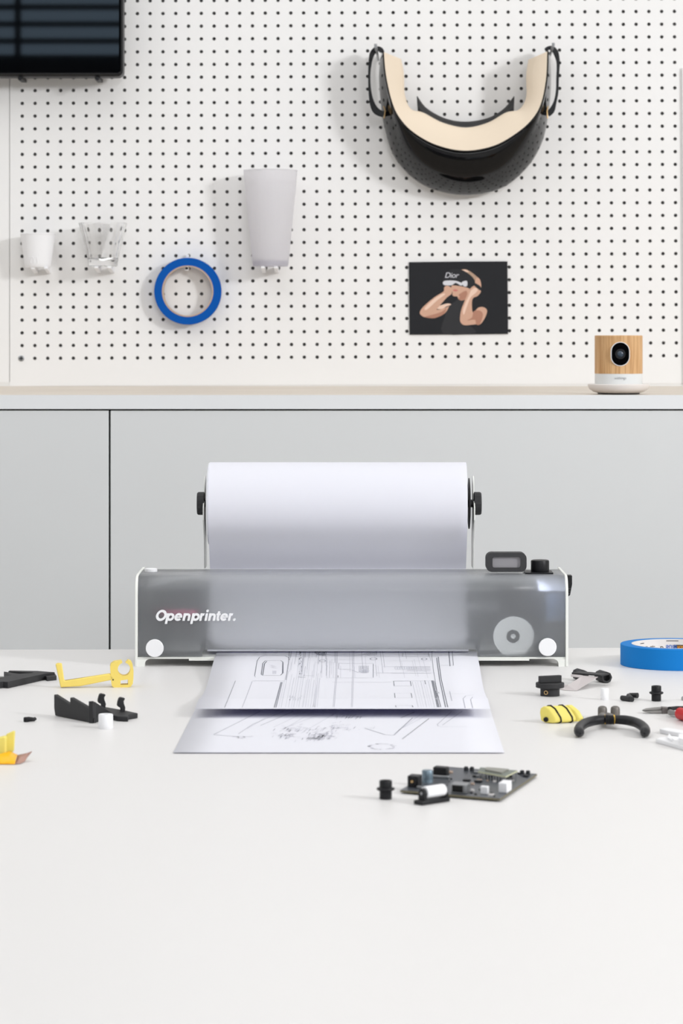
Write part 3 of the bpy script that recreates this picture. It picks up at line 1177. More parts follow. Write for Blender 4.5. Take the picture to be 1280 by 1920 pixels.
# ---------------------------------------------------------------- television
TD = 4.715
tx1, tz0 = W(230.5, 0, TD).x, W(0, 143.5, TD).z
tx0, tz1 = tx1 - 1.1, tz0 + 0.64
tv = thing('television', 'black flat television on the pegboard in the top left corner', 'television', ((tx0 + tx1) / 2, TD + 0.02, tz0))
rr2 = rrect(tx0, tz0, tx1, tz1, 0.010, 6)
o = G().prism([Vector((x, TD, z_)) for x, z_ in rr2], (0, 0.038, 0)).build('housing', M_blacks, tv)
bevel(o, 0.002, 2)
rows = []
for inset, fw in ((0.0016, 0.0), (0.0019, 0.0006), (0.0026, 0.00115), (0.0042, 0.00165), (0.0065, 0.0019)):
    rows.append([Vector((x, TD - fw, z_)) for x, z_ in rrect(tx0 + inset, tz0 + inset, tx1 - inset, tz1 - inset, 0.009, 6)])
g = G().loft(rows, closed=True)
g.add(rows[-1], [tuple(range(len(rows[-1])))])
g.build('screen', M_glass_screen, tv, True)
for px in (40, 184):
    c = W(px, 146, 4.73)
    g = G().tube([Vector((c.x, WY, tz0 - 0.001)), Vector((c.x, TD + 0.004, tz0 - 0.0035)), Vector((c.x, TD - 0.003, tz0 - 0.0035))], 0.0032, 12)
    g.box((c.x - 0.005, TD + 0.01, tz0 - 0.004), (c.x + 0.003, WY, tz0 + 0.001))
    g.build('support_hook', M_blacks, tv)

# ---------------------------------------------------------------- hooks under the cups
def peg(px, py, length, label, group):
    """white printed peg: short shaft out of a hole with a gusset below"""
    c = W(px, py, WY)
    g_ = G()
    g_.prism([Vector((c.x - 0.0032, WY - 0.001, c.z)), Vector((c.x - 0.0032, WY - length, c.z)), Vector((c.x - 0.0032, WY - length, c.z - 0.0035)), Vector((c.x - 0.0032, WY - 0.001, c.z - 0.010))], (0.0064, 0, 0))
    g_.lathe([(0.0024, 0), (0.0024, 0.006)], c + Vector((0, -0.001, -0.0035)), (0, 1, 0), 12)
    o_ = g_.build('peg', M_white, None, False, (c.x, WY, c.z))
    bevel(o_, 0.0006, 2)
    return tag(o_, label, 'peg', group)


def cup_wall_prof(h, r0, r1, th, base):
    p = [(0.0001, 0), (r0 - 0.001, 0), (r0, 0.001)]
    for k in range(1, 9):
        p.append((r0 + (r1 - r0) * k / 8, h * k / 8))
    p.append((r1 - th, h))
    for k in range(7, -1, -1):
        z_ = base + (h - base) * k / 8
        p.append((r0 + (r1 - r0) * z_ / h - th, z_))
    p.append((0.0001, base))
    return p


# paper cup
d = WY - 0.034
s = d / F
c = W(71, 505, d)
zb_ = W(0, 501.5, d).z
zt_ = W(0, 439.0, d).z
cup = thing('paper_cup', 'small white ribbed paper cup on pegs at the far left', 'cup', (c.x, d, zb_))
r0, r1, h = 24.0 * s, 32.5 * s, zt_ - zb_
g = G().lathe(cup_wall_prof(h, r0, r1, 0.0012, 0.005), (c.x, d, zb_), n=180, caps=False,
              mod=lambda t, hh: 1 + (0.006 * math.cos(60 * t) if 0.006 < hh < h - 0.006 else 0))
g.build('cup_body', M_white, cup, True)
G().ring(r1 + 0.0008, r1 - 0.001, 0.0016, (c.x, d, zb_ + h - 0.001), n=64, ch=0.0006).build('rolled_rim', M_white, cup, True)
g = G()
mx, mz = (66.5 - CX) * s, W(0, 488, d).z
for q_ in (-1, 1):
    pts = []
    for k in range(9):
        a = math.pi * k / 8
        X = mx + q_ * 0.0030 - 0.0028 * math.cos(a)
        Z = mz - 0.005 + 0.010 * math.sin(a) ** 0.8
        rr_ = r0 + (r1 - r0) * (Z - zb_) / h
        ang_y = math.sqrt(max(0, rr_ ** 2 - (X - c.x) ** 2))
        pts.append(Vector((X, d - ang_y - 0.0002, Z)))
    g.tube(pts, 0.0006, 8)
g.build('embossed_arches', M_white, cup, True)
peg(68, 501.6, 0.052, 'left white peg under the paper cup', 'pegs under the cups')
peg(92, 501.6, 0.052, 'right white peg under the paper cup', 'pegs under the cups')

# clear faceted glass
d = WY - 0.046
s = d / F
c = W(193, 500, d)
zb_, zt_ = W(0, 500, d).z, W(0, 418.5, d).z
h = zt_ - zb_
prof = [(0.0001, 0), (24 * s, 0), (27 * s, 0.0015), (27.5 * s, 0.008), (28.5 * s, 0.012)]
for k in range(1, 10):
    u = k / 9
    prof.append(((28.5 + 16.5 * u ** 1.15) * s, 0.012 + (h - 0.012) * u))
prof.append((43.2 * s, h))
for k in range(8, -1, -1):
    u = k / 9
    prof.append(((26.3 + 16.2 * u ** 1.15) * s, 0.014 + (h - 0.014) * u))
prof.append((0.0001, 0.010))


def facet(t, hh):
    w = max(0.0, min(1.0, (hh - 0.012) / 0.01))
    return 1 + 0.035 * w * (abs(math.cos(4.5 * t)) - 0.6)


gl = G().lathe(prof, (c.x, d, zb_), n=144, caps=False, mod=facet).build('drinking_glass', M_glass, None, True, (c.x, d, zb_))
tag(gl, 'clear faceted drinking glass on pegs, right of the paper cup', 'glass')
peg(187, 500.6, 0.07, 'left white peg under the clear faceted glass', 'pegs under the cups')
peg(211, 500.6, 0.07, 'right white peg under the clear faceted glass', 'pegs under the cups')

# tall frosted tumbler with inner liner
d = WY - 0.050
s = d / F
c = W(507, 500, d)
zb_, zt_ = W(0, 499.5, d).z, W(0, 320.5, d).z
h = zt_ - zb_
tum = thing('plastic_tumbler', 'tall frosted clear plastic tumbler on pegs above the hanging tape', 'tumbler', (c.x, d, zb_))
g = G().lathe(cup_wall_prof(h, 33 * s, 50.5 * s, 0.0018, 0.009), (c.x, d, zb_), n=120, caps=False,
              mod=lambda t, hh: 1 + (0.004 * math.cos(40 * t) if 0.012 < hh < h - 0.008 else 0))
g.build('tumbler_body', M_cupfrost, tum, True)
G().ring(50.9 * s, 49.2 * s, 0.0015, (c.x, d, zb_ + h), n=64, ch=0.0005).build('rim', M_cupfrost, tum, True)
for k in range(6):
    z_ = zb_ + 0.03 + 0.021 * k
    rr_ = (33 + 17.5 * (z_ - zb_) / h) * s - 0.0024
    G().ring(rr_, rr_ - 0.0012, 0.0016, (c.x, d, z_), n=64).build('stacking_ring', M_cupfrost, tum, True)
G().lathe([(0.0001, 0), (30.5 * s, 0), (32.2 * s, 0.009), (0.0001, 0.009)], (c.x, d, zb_ + 0.0004), n=64, caps=False).build('thick_base', mat('lilac_clear_base', rgb(226, 224, 246), 0.15, trans=0.6), tum, True)
peg(495, 500.8, 0.075, 'left white peg under the tall tumbler', 'pegs under the cups')
peg(519, 500.8, 0.075, 'right white peg under the tall tumbler', 'pegs under the cups')

# hanging tape roll
d = WY - 0.027
s = d / F
c = W(351.7, 546, d)
tp = thing('tape_roll', 'roll of deep blue masking tape hanging from a peg', 'tape roll', (c.x, d, c.z - 63 * s))
G().ring(62.8 * s, 48.2 * s, 0.020, c, (0, 1, 0), 96, ch=0.0006).build('tape', M_blue_wall, tp, True)
G().ring(48.2 * s, 45.6 * s, 0.0205, c + Vector((0, -0.0003, 0)), (0, 1, 0), 96).build('core', M_card, tp, True)
pz = c.z + 45.6 * s
px_ = W(350, 0, d).x
g = G().box((px_ - 0.0028, d - 0.004, pz - 0.0052), (px_ + 0.0028, WY, pz + 0.0))
g.box((px_ - 0.0028, d - 0.004, pz - 0.006), (px_ + 0.0028, d - 0.001, pz + 0.0))
tag(bevel(g.build('peg', M_white, None, False, (px_, WY, pz)), 0.0006, 2), 'white peg carrying the hanging blue tape roll', 'peg')
c2 = W(351.5, 480, WY)
g = G().box((c2.x - 0.0028, WY - 0.006, c2.z - 0.006), (c2.x + 0.0028, WY, c2.z + 0.0022))
tag(bevel(g.build('peg_clip', M_white, None, False, c2), 0.0006, 2), 'small white clip in the hole just above the hanging tape', 'clip')

# ---------------------------------------------------------------- headset on the wall
def WL(lst, so):
    return [W(x, y, WY - so) for x, y in lst]


N = 72
O_ = spline([Vector((x, y, 0)) for x, y in [(718, 97), (722, 140), (733, 190), (748, 222), (775, 250), (817, 273), (870, 284), (925, 275), (970, 250), (1000, 222), (1016, 192), (1025, 145), (1027, 96)]], N)
S_ = spline([Vector((x, y, 0)) for x, y in [(714, 98), (710, 140), (713, 190), (720, 238), (742, 300), (795, 348), (868, 366), (938, 354), (988, 314), (1017, 264), (1029, 205), (1033, 150), (1031, 98)]], N)
I_ = spline([Vector((x, y, 0)) for x, y in [(752, 111), (757, 138), (759, 178), (770, 204), (793, 211), (830, 230), (873, 239), (914, 230), (948, 211), (973, 205), (986, 182), (986, 142), (990, 112)]], N)
hs = thing('visor_headset', 'glossy black curved visor headset with cream padding hanging upside down', 'headset', W(870, 366, WY - 0.05))
FRS, BCK = 0.105, 0.026


def P3(v, so):
    return W(v.x, v.y, WY - so)


# glossy shell
rows = []
for k in range(21):
    u = k / 20
    row = []
    for i_n, (o_, s__) in enumerate(zip(O_, S_)):
        cr = 0.57 * max(0.0, math.sin(math.pi * i_n / N) ** 1.5)      # crease between front lip and underside
        if u <= 0.4:
            v_ = u / 0.4
            rad, so = cr * v_, FRS - 0.018 * v_ ** 2
        else:
            v_ = (u - 0.4) / 0.6
            rad = cr + (1 - cr) * (0.55 * v_ + 0.45 * math.sin(v_ * math.pi / 2))
            so = FRS - 0.018 + (BCK - FRS + 0.018) * v_
        row.append(P3(o_.lerp(s__, rad), so))
    rows.append(row)
cen = Vector((870, 180, 0))
rows.append([P3(s__.lerp(cen, 0.015), BCK - 0.008) for s__ in S_])
rows.append([P3(s__.lerp(cen, 0.05), BCK - 0.012) for s__ in S_])
sh = G().loft(rows).build('glossy_shell', M_gloss, hs, True)
m_ = sh.modifiers.new('solidify', 'SOLIDIFY')
m_.thickness, m_.offset = 0.002, 1 if False else -1
# rim line
G().tube([P3(o_, FRS + 0.0005) for o_ in O_], 0.0014, 8).build('shell_rim', M_gloss, hs, True)
# cream padding: front face, rounded inner edge, wall to the back
rows = []
for t_, so in ((0.0, FRS), (0.04, FRS + 0.001), (0.3, FRS - 0.002), (0.6, FRS - 0.008), (0.85, FRS - 0.016), (0.95, FRS - 0.021), (1.0, FRS - 0.030)):
    rows.append([P3(o_.lerp(i_, t_ * 1.0), so) for o_, i_ in zip(O_, I_)])
rows.append([P3(i_, 0.05) for i_ in I_])
rows.append([P3(i_.lerp(o_, 0.3), 0.040) for o_, i_ in zip(O_, I_)])
rows.append([P3(o_.lerp(i_, 0.1), 0.045) for o_, i_ in zip(O_, I_)])
g = G().loft(rows + [rows[0]])
n_ = len(rows[0])
g.add([r_[0] for r_ in rows], [tuple(range(len(rows)))])
g.add([r_[-1] for r_ in rows], [tuple(range(len(rows)))])
g.build('cream_padding', M_cream, hs, True)
# black crescent behind (nose side)
up = spline([Vector((x, y, 0)) for x, y in [(782, 180), (800, 203), (835, 222), (873, 228), (915, 221), (945, 203), (963, 180)]], 40)
dn = spline([Vector((x, y, 0)) for x, y in [(784, 209), (800, 220), (835, 236), (873, 244), (915, 236), (945, 220), (962, 209)]], 40)
g = G().loft([[P3(a_, 0.030) for a_ in up], [P3(a_.lerp(b_, 0.3), 0.036) for a_, b_ in zip(up, dn)], [P3(a_.lerp(b_, 0.65), 0.045) for a_, b_ in zip(up, dn)], [P3(b_, 0.056) for b_ in dn]])
o = g.build('inner_crescent', M_blacks, hs, True)
m_ = o.modifiers.new('solidify', 'SOLIDIFY')
m_.thickness = 0.0015


def strap(pts, ths, parent, name='strap'):
    """band seen edge-on; ths = half thickness px"""
    c_ = spline([Vector((x, y, 0)) for x, y in pts], 40)
    t_ = spline([Vector((a, 0, 0)) for a in ths], 40)
    rows_ = []
    for i, p in enumerate(c_):
        tg = (c_[min(i + 1, 40)] - c_[max(i - 1, 0)]).normalized()
        n__ = Vector((-tg.y, tg.x, 0)) * t_[i].x
        rows_.append([P3(p + n__, 0.066), P3(p - n__, 0.066), P3(p - n__ * 0.8, 0.040), P3(p + n__ * 0.8, 0.040)])
    g_ = G().loft(rows_, closed=True)
    g_.add(rows_[0], [(0, 1, 2, 3)]).add(rows_[-1], [(0, 1, 2, 3)])
    return g_.build(name, M_blacks, parent, True)


strap([(719, 99), (714, 93), (706, 92), (698, 100), (694, 116), (692, 140), (693, 168), (697, 192), (705, 208), (719, 215)], [2, 4, 5, 5, 3.2, 2.2, 2.6, 4.5, 6.5, 5.5], hs)
strap([(1021, 93), (1028, 90), (1036, 91), (1042, 100), (1046, 118), (1045, 145), (1044, 172), (1040, 192), (1034, 207), (1026, 214)], [2, 3.5, 4.5, 5, 3.2, 2.6, 2.6, 3.0, 5.5, 5.5], hs)
for pts in ([(719, 199), (722, 208), (720, 222)], [(1027, 199), (1025, 208), (1026, 222)]):
    G().tube([P3(Vector((x, y, 0)), 0.068) for x, y in pts], 0.0011, 8).build('gold_loop', M_gold, hs, True)
for (a, b), lb in (((709, 112, 704, 86), 'left clear grey hook holding the headset strap'), ((1028, 110, 1037, 84), 'right clear grey hook holding the headset strap')) if False else ():
    pass
for q_, lb in (((709, 112, 704, 87), 'left clear grey hook holding up the visor headset'), ((1029, 109, 1037, 85), 'right clear grey hook holding up the visor headset')):
    p0, p1 = W(q_[0], q_[1], WY), W(q_[2], q_[3], WY - 0.10)
    p2 = p1 + Vector((0, 0, 0.004))
    o = G().tube([p0, p0.lerp(p1, 0.5), p1, p2], [0.0022, 0.0022, 0.0024, 0.0024], 12).build('wall_hook', M_hook, None, True, p0)
    tag(o, lb, 'hook')

# ---------------------------------------------------------------- photo print on the wall
PD = WY - 0.0025


def K(x, y, d_=PD):
    return W(740 + x / 5.3333, 470 + y / 5.3333, d_)


ph = thing('photo_print', 'dark photo print of a person wearing a visor headset, stuck on the pegboard', 'photo print', K(636, 835))
pc = [K(140, 115), K(640, 109), K(1125, 107), K(1129, 480), K(1132, 832), K(640, 838), K(147, 840), K(143, 480)]
G().prism(pc, (0, 0.0004, 0)).build('photo_paper', mat('photo_black', rgb(34, 35, 39), 0.5, spec=0.25, var=0.1), ph)
skin = mat('printed_skin', rgb(214, 170, 146), 0.5, var=0.12)
skin_d = mat('printed_skin_shade', rgb(176, 126, 104), 0.5)
skin_l = mat('printed_skin_light', rgb(236, 204, 184), 0.5)
hair = mat('printed_hair', rgb(190, 158, 134), 0.5, var=0.3)
pblk = mat('printed_black', rgb(20, 21, 26), 0.4)
pshirt = mat('printed_shirt', rgb(34, 34, 38), 0.5)
pwht = mat('printed_white', rgb(214, 214, 220), 0.5)
plip = mat('printed_lips', rgb(200, 120, 112), 0.5)
pg = G()
PM = [skin, skin_d, skin_l, hair, pblk, pshirt, pwht, plip]
lay = [0]


def sh_(k, pts, smooth=True):
    lay[0] += 1
    ring_ = pts
    if smooth:
        q = [Vector((x, y, 0)) for x, y in pts]
        m2 = len(q)
        out = []
        for i in range(m2):
            p0, p1, p2, p3 = q[i - 1], q[i], q[(i + 1) % m2], q[(i + 2) % m2]
            for u in (0, 0.33, 0.66):
                v = 0.5 * ((2 * p1) + (p2 - p0) * u + (2 * p0 - 5 * p1 + 4 * p2 - p3) * u * u + (3 * p1 - p0 - 3 * p2 + p3) * u ** 3)
                out.append((v.x, v.y))
        ring_ = out
    z_ = PD - 0.00004 * lay[0]
    P = [K(x, y, z_) for x, y in ring_]
    tr = tessellate_polygon([P])
    pg.add(P, [tuple(t) for t in tr], k)


sh_(5, [(500, 660), (530, 560), (600, 510), (640, 480), (700, 480), (705, 530), (690, 620), (700, 720), (760, 760), (800, 826), (480, 826)])
sh_(2, [(408, 578), (440, 555), (490, 536), (540, 528), (562, 540), (520, 556), (470, 584)])
sh_(0, [(250, 612), (290, 555), (400, 462), (485, 410), (492, 370), (520, 350), (565, 372), (568, 430), (520, 468), (440, 560), (420, 590), (480, 580), (530, 560), (545, 545), (520, 600), (480, 640), (400, 672), (310, 668), (262, 645)])
sh_(1, [(300, 660), (380, 640), (470, 610), (515, 575), (500, 620), (470, 645), (400, 674), (330, 672)])
sh_(2, [(300, 570), (400, 476), (480, 430), (500, 440), (420, 500), (320, 590)])
sh_(0, [(562, 372), (596, 322), (720, 350), (745, 400), (715, 478), (665, 498), (634, 482), (624, 458), (590, 456), (574, 440), (576, 415)])
sh_(1, [(640, 440), (715, 400), (720, 465), (690, 490), (655, 494), (632, 480), (650, 462)])
sh_(7, [(580, 395), (604, 386), (632, 398), (604, 408)])
sh_(3, [(660, 198), (705, 186), (760, 212), (815, 255), (850, 292), (862, 345), (840, 352), (800, 310), (745, 250)])
sh_(2, [(664, 200), (705, 190), (742, 212), (700, 212)])
sh_(4, [(478, 318), (492, 250), (530, 205), (580, 186), (650, 188), (710, 212), (770, 258), (800, 300), (820, 350), (770, 390), (730, 372), (640, 352), (560, 345), (500, 340)])
sh_(6, [(480, 318), (498, 302), (560, 298), (620, 304), (676, 330), (660, 350), (610, 322), (565, 346), (500, 345), (483, 334)])
sh_(6, [(668, 318), (700, 302), (722, 306), (722, 352), (690, 356)])
sh_(0, [(800, 318), (820, 270), (848, 285), (862, 335), (858, 385), (830, 370)])
sh_(0, [(722, 440), (742, 392), (792, 350), (838, 372), (860, 408), (828, 452), (780, 476), (770, 540), (782, 622), (830, 572), (884, 564), (920, 592), (914, 640), (884, 700), (850, 738), (812, 736), (760, 742), (690, 744), (655, 712), (652, 660), (664, 590), (694, 510)])
sh_(2, [(740, 450), (760, 400), (800, 372), (830, 390), (800, 430), (756, 470), (720, 560), (690, 640), (680, 600), (706, 520)])
sh_(1, [(782, 622), (800, 600), (850, 600), (880, 640), (850, 735), (812, 736), (800, 690), (720, 700), (770, 670)])
sh_(4, [(775, 325), (790, 318), (850, 352), (866, 388), (850, 396), (800, 356)])
o = mesh('printed_picture', pg.v, pg.f, None, ph, False, None, PM, pg.k)
text('Dior', 0.0125, pwht, face_cam(K(565, 248, PD - 0.0016)), ph, 'printed_lettering', 0.00005, shear=0.25, space=0.92)

# ---------------------------------------------------------------- home camera on the ledge
cd = 4.196
s = cd / F
hx = (1159.3 - CX) * s
hc = thing('home_camera', 'oak-clad home camera with black lens on a round white dock', 'camera', (hx, cd, LZ))
G().lathe([(0.024, 0), (0.030, 0.0005), (0.030, 0.0022), (0.024, 0.0026)], (hx, cd, LZ), n=64).build('dark_foot', M_blacks, hc)
g = G().lathe([(0.030, 0.0020), (0.036, 0.0036), (0.0415, 0.0072), (0.0438, 0.0115), (0.0440, 0.0140), (0.0430, 0.0150), (0.036, 0.0150), (0.0345, 0.0142), (0, 0.0142)], (hx, cd, LZ), n=96)
g.build('dock', mat('dock_white', rgb(232, 226, 222), 0.5), hc, True)
rc = 44.8 * s
zw0, zw1, zw2 = LZ + 0.0142, W(0, 701, cd - rc).z, W(0, 629, cd - rc).z
G().lathe([(rc - 0.0004, 0), (rc - 0.0002, 0.0006), (rc - 0.0002, zw1 - zw0)], (hx, cd, zw0), n=96).build('white_band', mat('aluminium_band', rgb(232, 234, 234), 0.35), hc, True)
# oak shell as real wall (lens sits in front of it)
G().lathe([(rc, 0), (rc, zw2 - zw1 - 0.0008), (rc - 0.0008, zw2 - zw1), (rc - 0.006, zw2 - zw1), (0, zw2 - zw1 - 0.0005)], (hx, cd, zw1), n=96).build('oak_shell', M_oak, hc, True)
yf = cd - rc


def oval(rx, hz, y, n=12):
    cz_ = W(0, 663.8, yf).z
    cxo = W(1162.6, 0, yf).x
    out = []
    for k in range(2 * n + 2):
        a = math.pi * (k if k <= n else k - 1) / n
        zc_ = hz if k <= n else -hz
        out.append(Vector((cxo + rx * math.cos(a), y, cz_ + zc_ + rx * math.sin(a))))
    return out


ro, rh = 17.6 * s, 5.0 * s
rows = [oval(ro + 0.0004, rh, yf + 0.006), oval(ro, rh, yf - 0.0006), oval(ro - 0.0007, rh, yf - 0.0008), oval(ro - 0.0010, rh, yf - 0.0002)]
G().loft(rows, closed=True).build('lens_bezel', M_white, hc, True)
lz = oval(ro - 0.0010, rh, yf - 0.0003)
wind = G().add(lz, [tuple(range(len(lz)))]).build('lens_window', M_gloss, hc)
cz_ = W(0, 663.8, yf).z
cxo = W(1162.6, 0, yf).x
le = G().ring(0.0072, 0.0048, 0.0012, (cxo, yf - 0.0002, cz_), (0, -1, 0), 40).build('lens_barrel', M_blacks, hc, True)
G().lathe([(0.0048, 0), (0.0042, 0.0008), (0.0026, 0.0016), (0, 0.0020)], (cxo, yf - 0.0003, cz_), (0, -1, 0), 32).build('lens_glass', mat('lens_blue', rgb(60, 72, 86), 0.05, spec=0.8), hc, True)
text('withings', 0.0052, mat('grey_print', rgb(168, 170, 172), 0.5), face_cam(Vector((cxo, yf - 0.0002, W(0, 709, yf).z))), hc, 'band_lettering', 0.00005)

# ---------------------------------------------------------------- things on the table
def on_table(name, label, cat, px, py, group=None):
    return thing(name, label, cat, T(px, py), group)


# big tape roll on the right
s = 5500 / F
tc_ = T(1267, 1246)
R_out = (1267 - 1163) * tc_.y / F
H_t = 0.0235
tr = thing('tape_roll', 'wide bright blue masking tape roll lying flat at the right edge of the table', 'tape roll', tc_)
R_in = R_out * 0.80
G().ring(R_out, R_in, H_t, tc_, n=128, ch=0.0005).build('tape', M_blue, tr, True)
G().ring(R_in, R_in - 0.0013, H_t + 0.0002, tc_, n=128).build('core', M_label, tr, True)
# inner print (upside down, on the far inside wall)
Rp = R_in - 0.00145


def in_core(px, z_frac, w_, h_, m, nm):
    """patch on the inner far wall centred under pixel column px"""
    x = (px - CX) * (tc_.y + Rp) / F - tc_.x
    a = math.asin(max(-0.99, min(0.99, x / Rp)))
    da = w_ / Rp / 2
    rows_ = []
    for zz in (tc_.z + H_t * z_frac - h_ / 2, tc_.z + H_t * z_frac + h_ / 2):
        rows_.append([Vector((tc_.x + Rp * math.sin(a + da * (2 * i / 6 - 1)), tc_.y + Rp * math.cos(a + da * (2 * i / 6 - 1)), zz)) for i in range(7)])
    return G().loft(rows_).build(nm, m, tr)


def core_text(body, px, z_frac, size, m, flip=True, sx=1.0):
    cu = bpy.data.curves.new('t', 'FONT')
    cu.body, cu.size, cu.align_x, cu.align_y = body, size, 'CENTER', 'CENTER'
    cu.offset = size * 0.015
    t = bpy.data.objects.new('t', cu)
    C.objects.link(t)
    bpy.context.view_layer.update()
    me = bpy.data.meshes.new_from_object(t)
    x = (px - CX) * (tc_.y + Rp) / F - tc_.x
    a = math.asin(max(-0.99, min(0.99, x / Rp)))
    vs_ = []
    r_ = Rp - 0.00015
    for v in me.vertices:
        u, w = v.co.x * sx, v.co.y
        if flip:
            u, w = -u, -w
        b = a + u / r_
        vs_.append(Vector((tc_.x + r_ * math.sin(b), tc_.y + r_ * math.cos(b), tc_.z + H_t * z_frac + w)))
    fs = [tuple(p.vertices) for p in me.polygons]
    bpy.data.objects.remove(t)
    bpy.data.curves.remove(cu)
    bpy.data.meshes.remove(me)
    return mesh('core_lettering', vs_, fs, m, tr)


M_pblue = mat('print_blue', rgb(70, 110, 190), 0.6)
M_pink_dark = mat('print_black', rgb(50, 48, 50), 0.6)
M_orange = mat('print_orange', rgb(240, 160, 40), 0.6)
in_core(1280, 0.60, 0.022, 0.0060, M_pink_dark, 'printed_block')
core_text('scotch', 1281, 0.60, 0.0062, M_orange, sx=0.9)
core_text('blue', 1258, 0.62, 0.0075, M_pblue)
core_text('G', 1240, 0.58, 0.0060, M_pink_dark)
in_core(1209.5, 0.63, 0.004, 0.0032, M_pink_dark, 'printed_block')
core_text('original', 1222, 0.66, 0.0022, M_pink_dark)
core_text('2090', 1223, 0.52, 0.0020, M_pink_dark)
in_core(1260, 0.92, 0.014, 0.0008, M_pink_dark, 'printed_line')
in_core(1201, 0.86, 0.007, 0.0008, M_pink_dark, 'printed_line')


def table_prism(px_pts, h0, h1, holes=()):
    """outline given by pixels of its TOP face at height h1 above the table; extruded down to h0"""
    loops = [[T(x, y, h1) for x, y in px_pts]] + [[T(x, y, h1) for x, y in hl] for hl in holes]
    return G().prism(loops, (0, 0, h0 - h1))


# black printed bracket, far left
bk_ = on_table('printed_bracket', 'long flat black printed bracket at the left table edge, behind the yellow lever', 'bracket', 50, 1276)
H = 0.0070
top = [(-60, 1285.5), (-5, 1279.5), (14, 1278.2), (20, 1276.5), (84, 1262.5), (103, 1260.5), (104, 1260), (70, 1257.6), (18, 1256.8), (14, 1258.5), (62, 1260.2), (60, 1261.4), (36, 1263.3), (7, 1258.8), (8, 1261), (22, 1266.4), (-5, 1271), (-60, 1276)]
bm_top = [(-60, 1285), (5, 1277.8), (15, 1278.5), (84, 1263), (103, 1260.3), (70, 1257.8), (18, 1257.0), (15.5, 1258.4), (62, 1260.6), (60, 1261.6), (36, 1263.2), (7.2, 1258.9), (7.2, 1260.2), (22, 1265.6), (-5, 1270.5), (-60, 1276)]
bevel(table_prism(bm_top, 0.0, H).build('bracket_body', M_black, bk_), 0.0004, 1)
o = table_prism([(84, 1266), (103, 1262.8), (106, 1267.5), (88, 1269.5)], 0.0, 0.0045).build('stepped_end', M_black, bk_)
o = table_prism([(-60, 1290), (8, 1281.5), (14, 1284), (-60, 1293)], 0.0002, 0.003).build('lower_ledge', M_black, bk_)
table_prism([(-60, 1271), (-8, 1267), (8, 1268.5), (-60, 1275)], 0.0071, 0.0078).build('metal_strip', M_metal, bk_)

# yellow lever
yv = on_table('yellow_lever', 'pale yellow printed lever with ring clip, standing near the printer left foot', 'printed part', 178, 1290)
base = T(178, 1289.5)
nrm = Vector((0.10, -1, 0)).normalized()


def Yp(x, y):
    return ray_plane(x, y, base, nrm)


arm = [(113.5, 1289), (104, 1246), (108.5, 1244), (116, 1244.5), (120.5, 1276), (122, 1276.5), (206, 1263.5), (212, 1270), (212, 1274.5), (150, 1287)]
g = G().prism([Yp(*p) for p in arm], -nrm * 0.008)
bevel(g.build('lever_arm', M_yellow, yv), 0.0009, 2)
ring_c, rr_ = (232.5, 1255), 11.8
outer = []
q = []
head = [(206.5, 1250), (208, 1245), (214, 1241), (228, 1239)]
gap_l = [(229.5, 1243.2)]
n_arc = 22
arc_pts = [(ring_c[0] + rr_ * math.cos(math.radians(a)), ring_c[1] + rr_ * 1.05 * math.sin(math.radians(a))) for a in [256 - 332 * i / n_arc for i in range(n_arc + 1)]]
right = [(240, 1238), (246, 1240.5), (248.5, 1246), (250.3, 1258), (250, 1272), (249, 1282), (245, 1287.5), (236, 1289.8), (214, 1289.6), (209.5, 1286), (208, 1276)]
outl = head + arc_pts + right
hole = [(226, 1276), (240, 1274), (240, 1283.5), (226, 1284.5)]
back = -nrm * 0.013
o_head = G().prism([[Yp(*p) for p in outl], [Yp(*p) for p in hole]], back)
o_head.build('ring_clip', M_yellow, yv)
c = Yp(212, 1274.5)
G().lathe([(0.0008, 0), (0.0008, 0.001)], c + nrm * 0.0003 - nrm * 0.001, nrm, 12).build('pin_hole', M_gap, yv)

# black saw-tooth bracket with two hooks
sb = on_table('saw_tooth_bracket', 'black printed bracket with saw teeth and two upright hooks, left of the printer', 'bracket', 170, 1350)
A0, B0 = T(103, 1342.5), T(174.5, 1356.5)
dr = (B0 - A0).normalized()
nn = Vector((dr.y, -dr.x, 0)).normalized()
if nn.y > 0:
    nn = -nn


def Sp(x, y):
    return ray_plane(x, y, A0, nn)


wallp = [(103, 1341.5), (101, 1327), (101, 1302), (107, 1301.6), (131, 1315.4), (131.3, 1307.4), (142, 1307.8), (167, 1322.8), (167.2, 1314.2), (176, 1315.6), (205, 1336), (212, 1342), (212, 1349), (184, 1357.5), (172, 1356.3)]
wallp = [(103, 1341.5), (101, 1327), (101, 1302), (131, 1321), (131.2, 1307.6), (166.5, 1328), (166.8, 1314.6), (173.5, 1318.5), (173.5, 1356.3)]
g = G().prism([Sp(*p) for p in wallp], -nn * 0.0046)
bevel(g.build('toothed_wall', M_black, sb), 0.0005, 1)
P0 = T(174.5, 1356.5)
z0 = TZ
# sloping wing from the last tooth running back right
E = T(213, 1346)
dv = (E - P0)
nv = Vector((dv.y, -dv.x, 0)).normalized()
if nv.y > 0:
    nv = -nv


def Wp(x, y):
    return ray_plane(x, y, P0, nv)


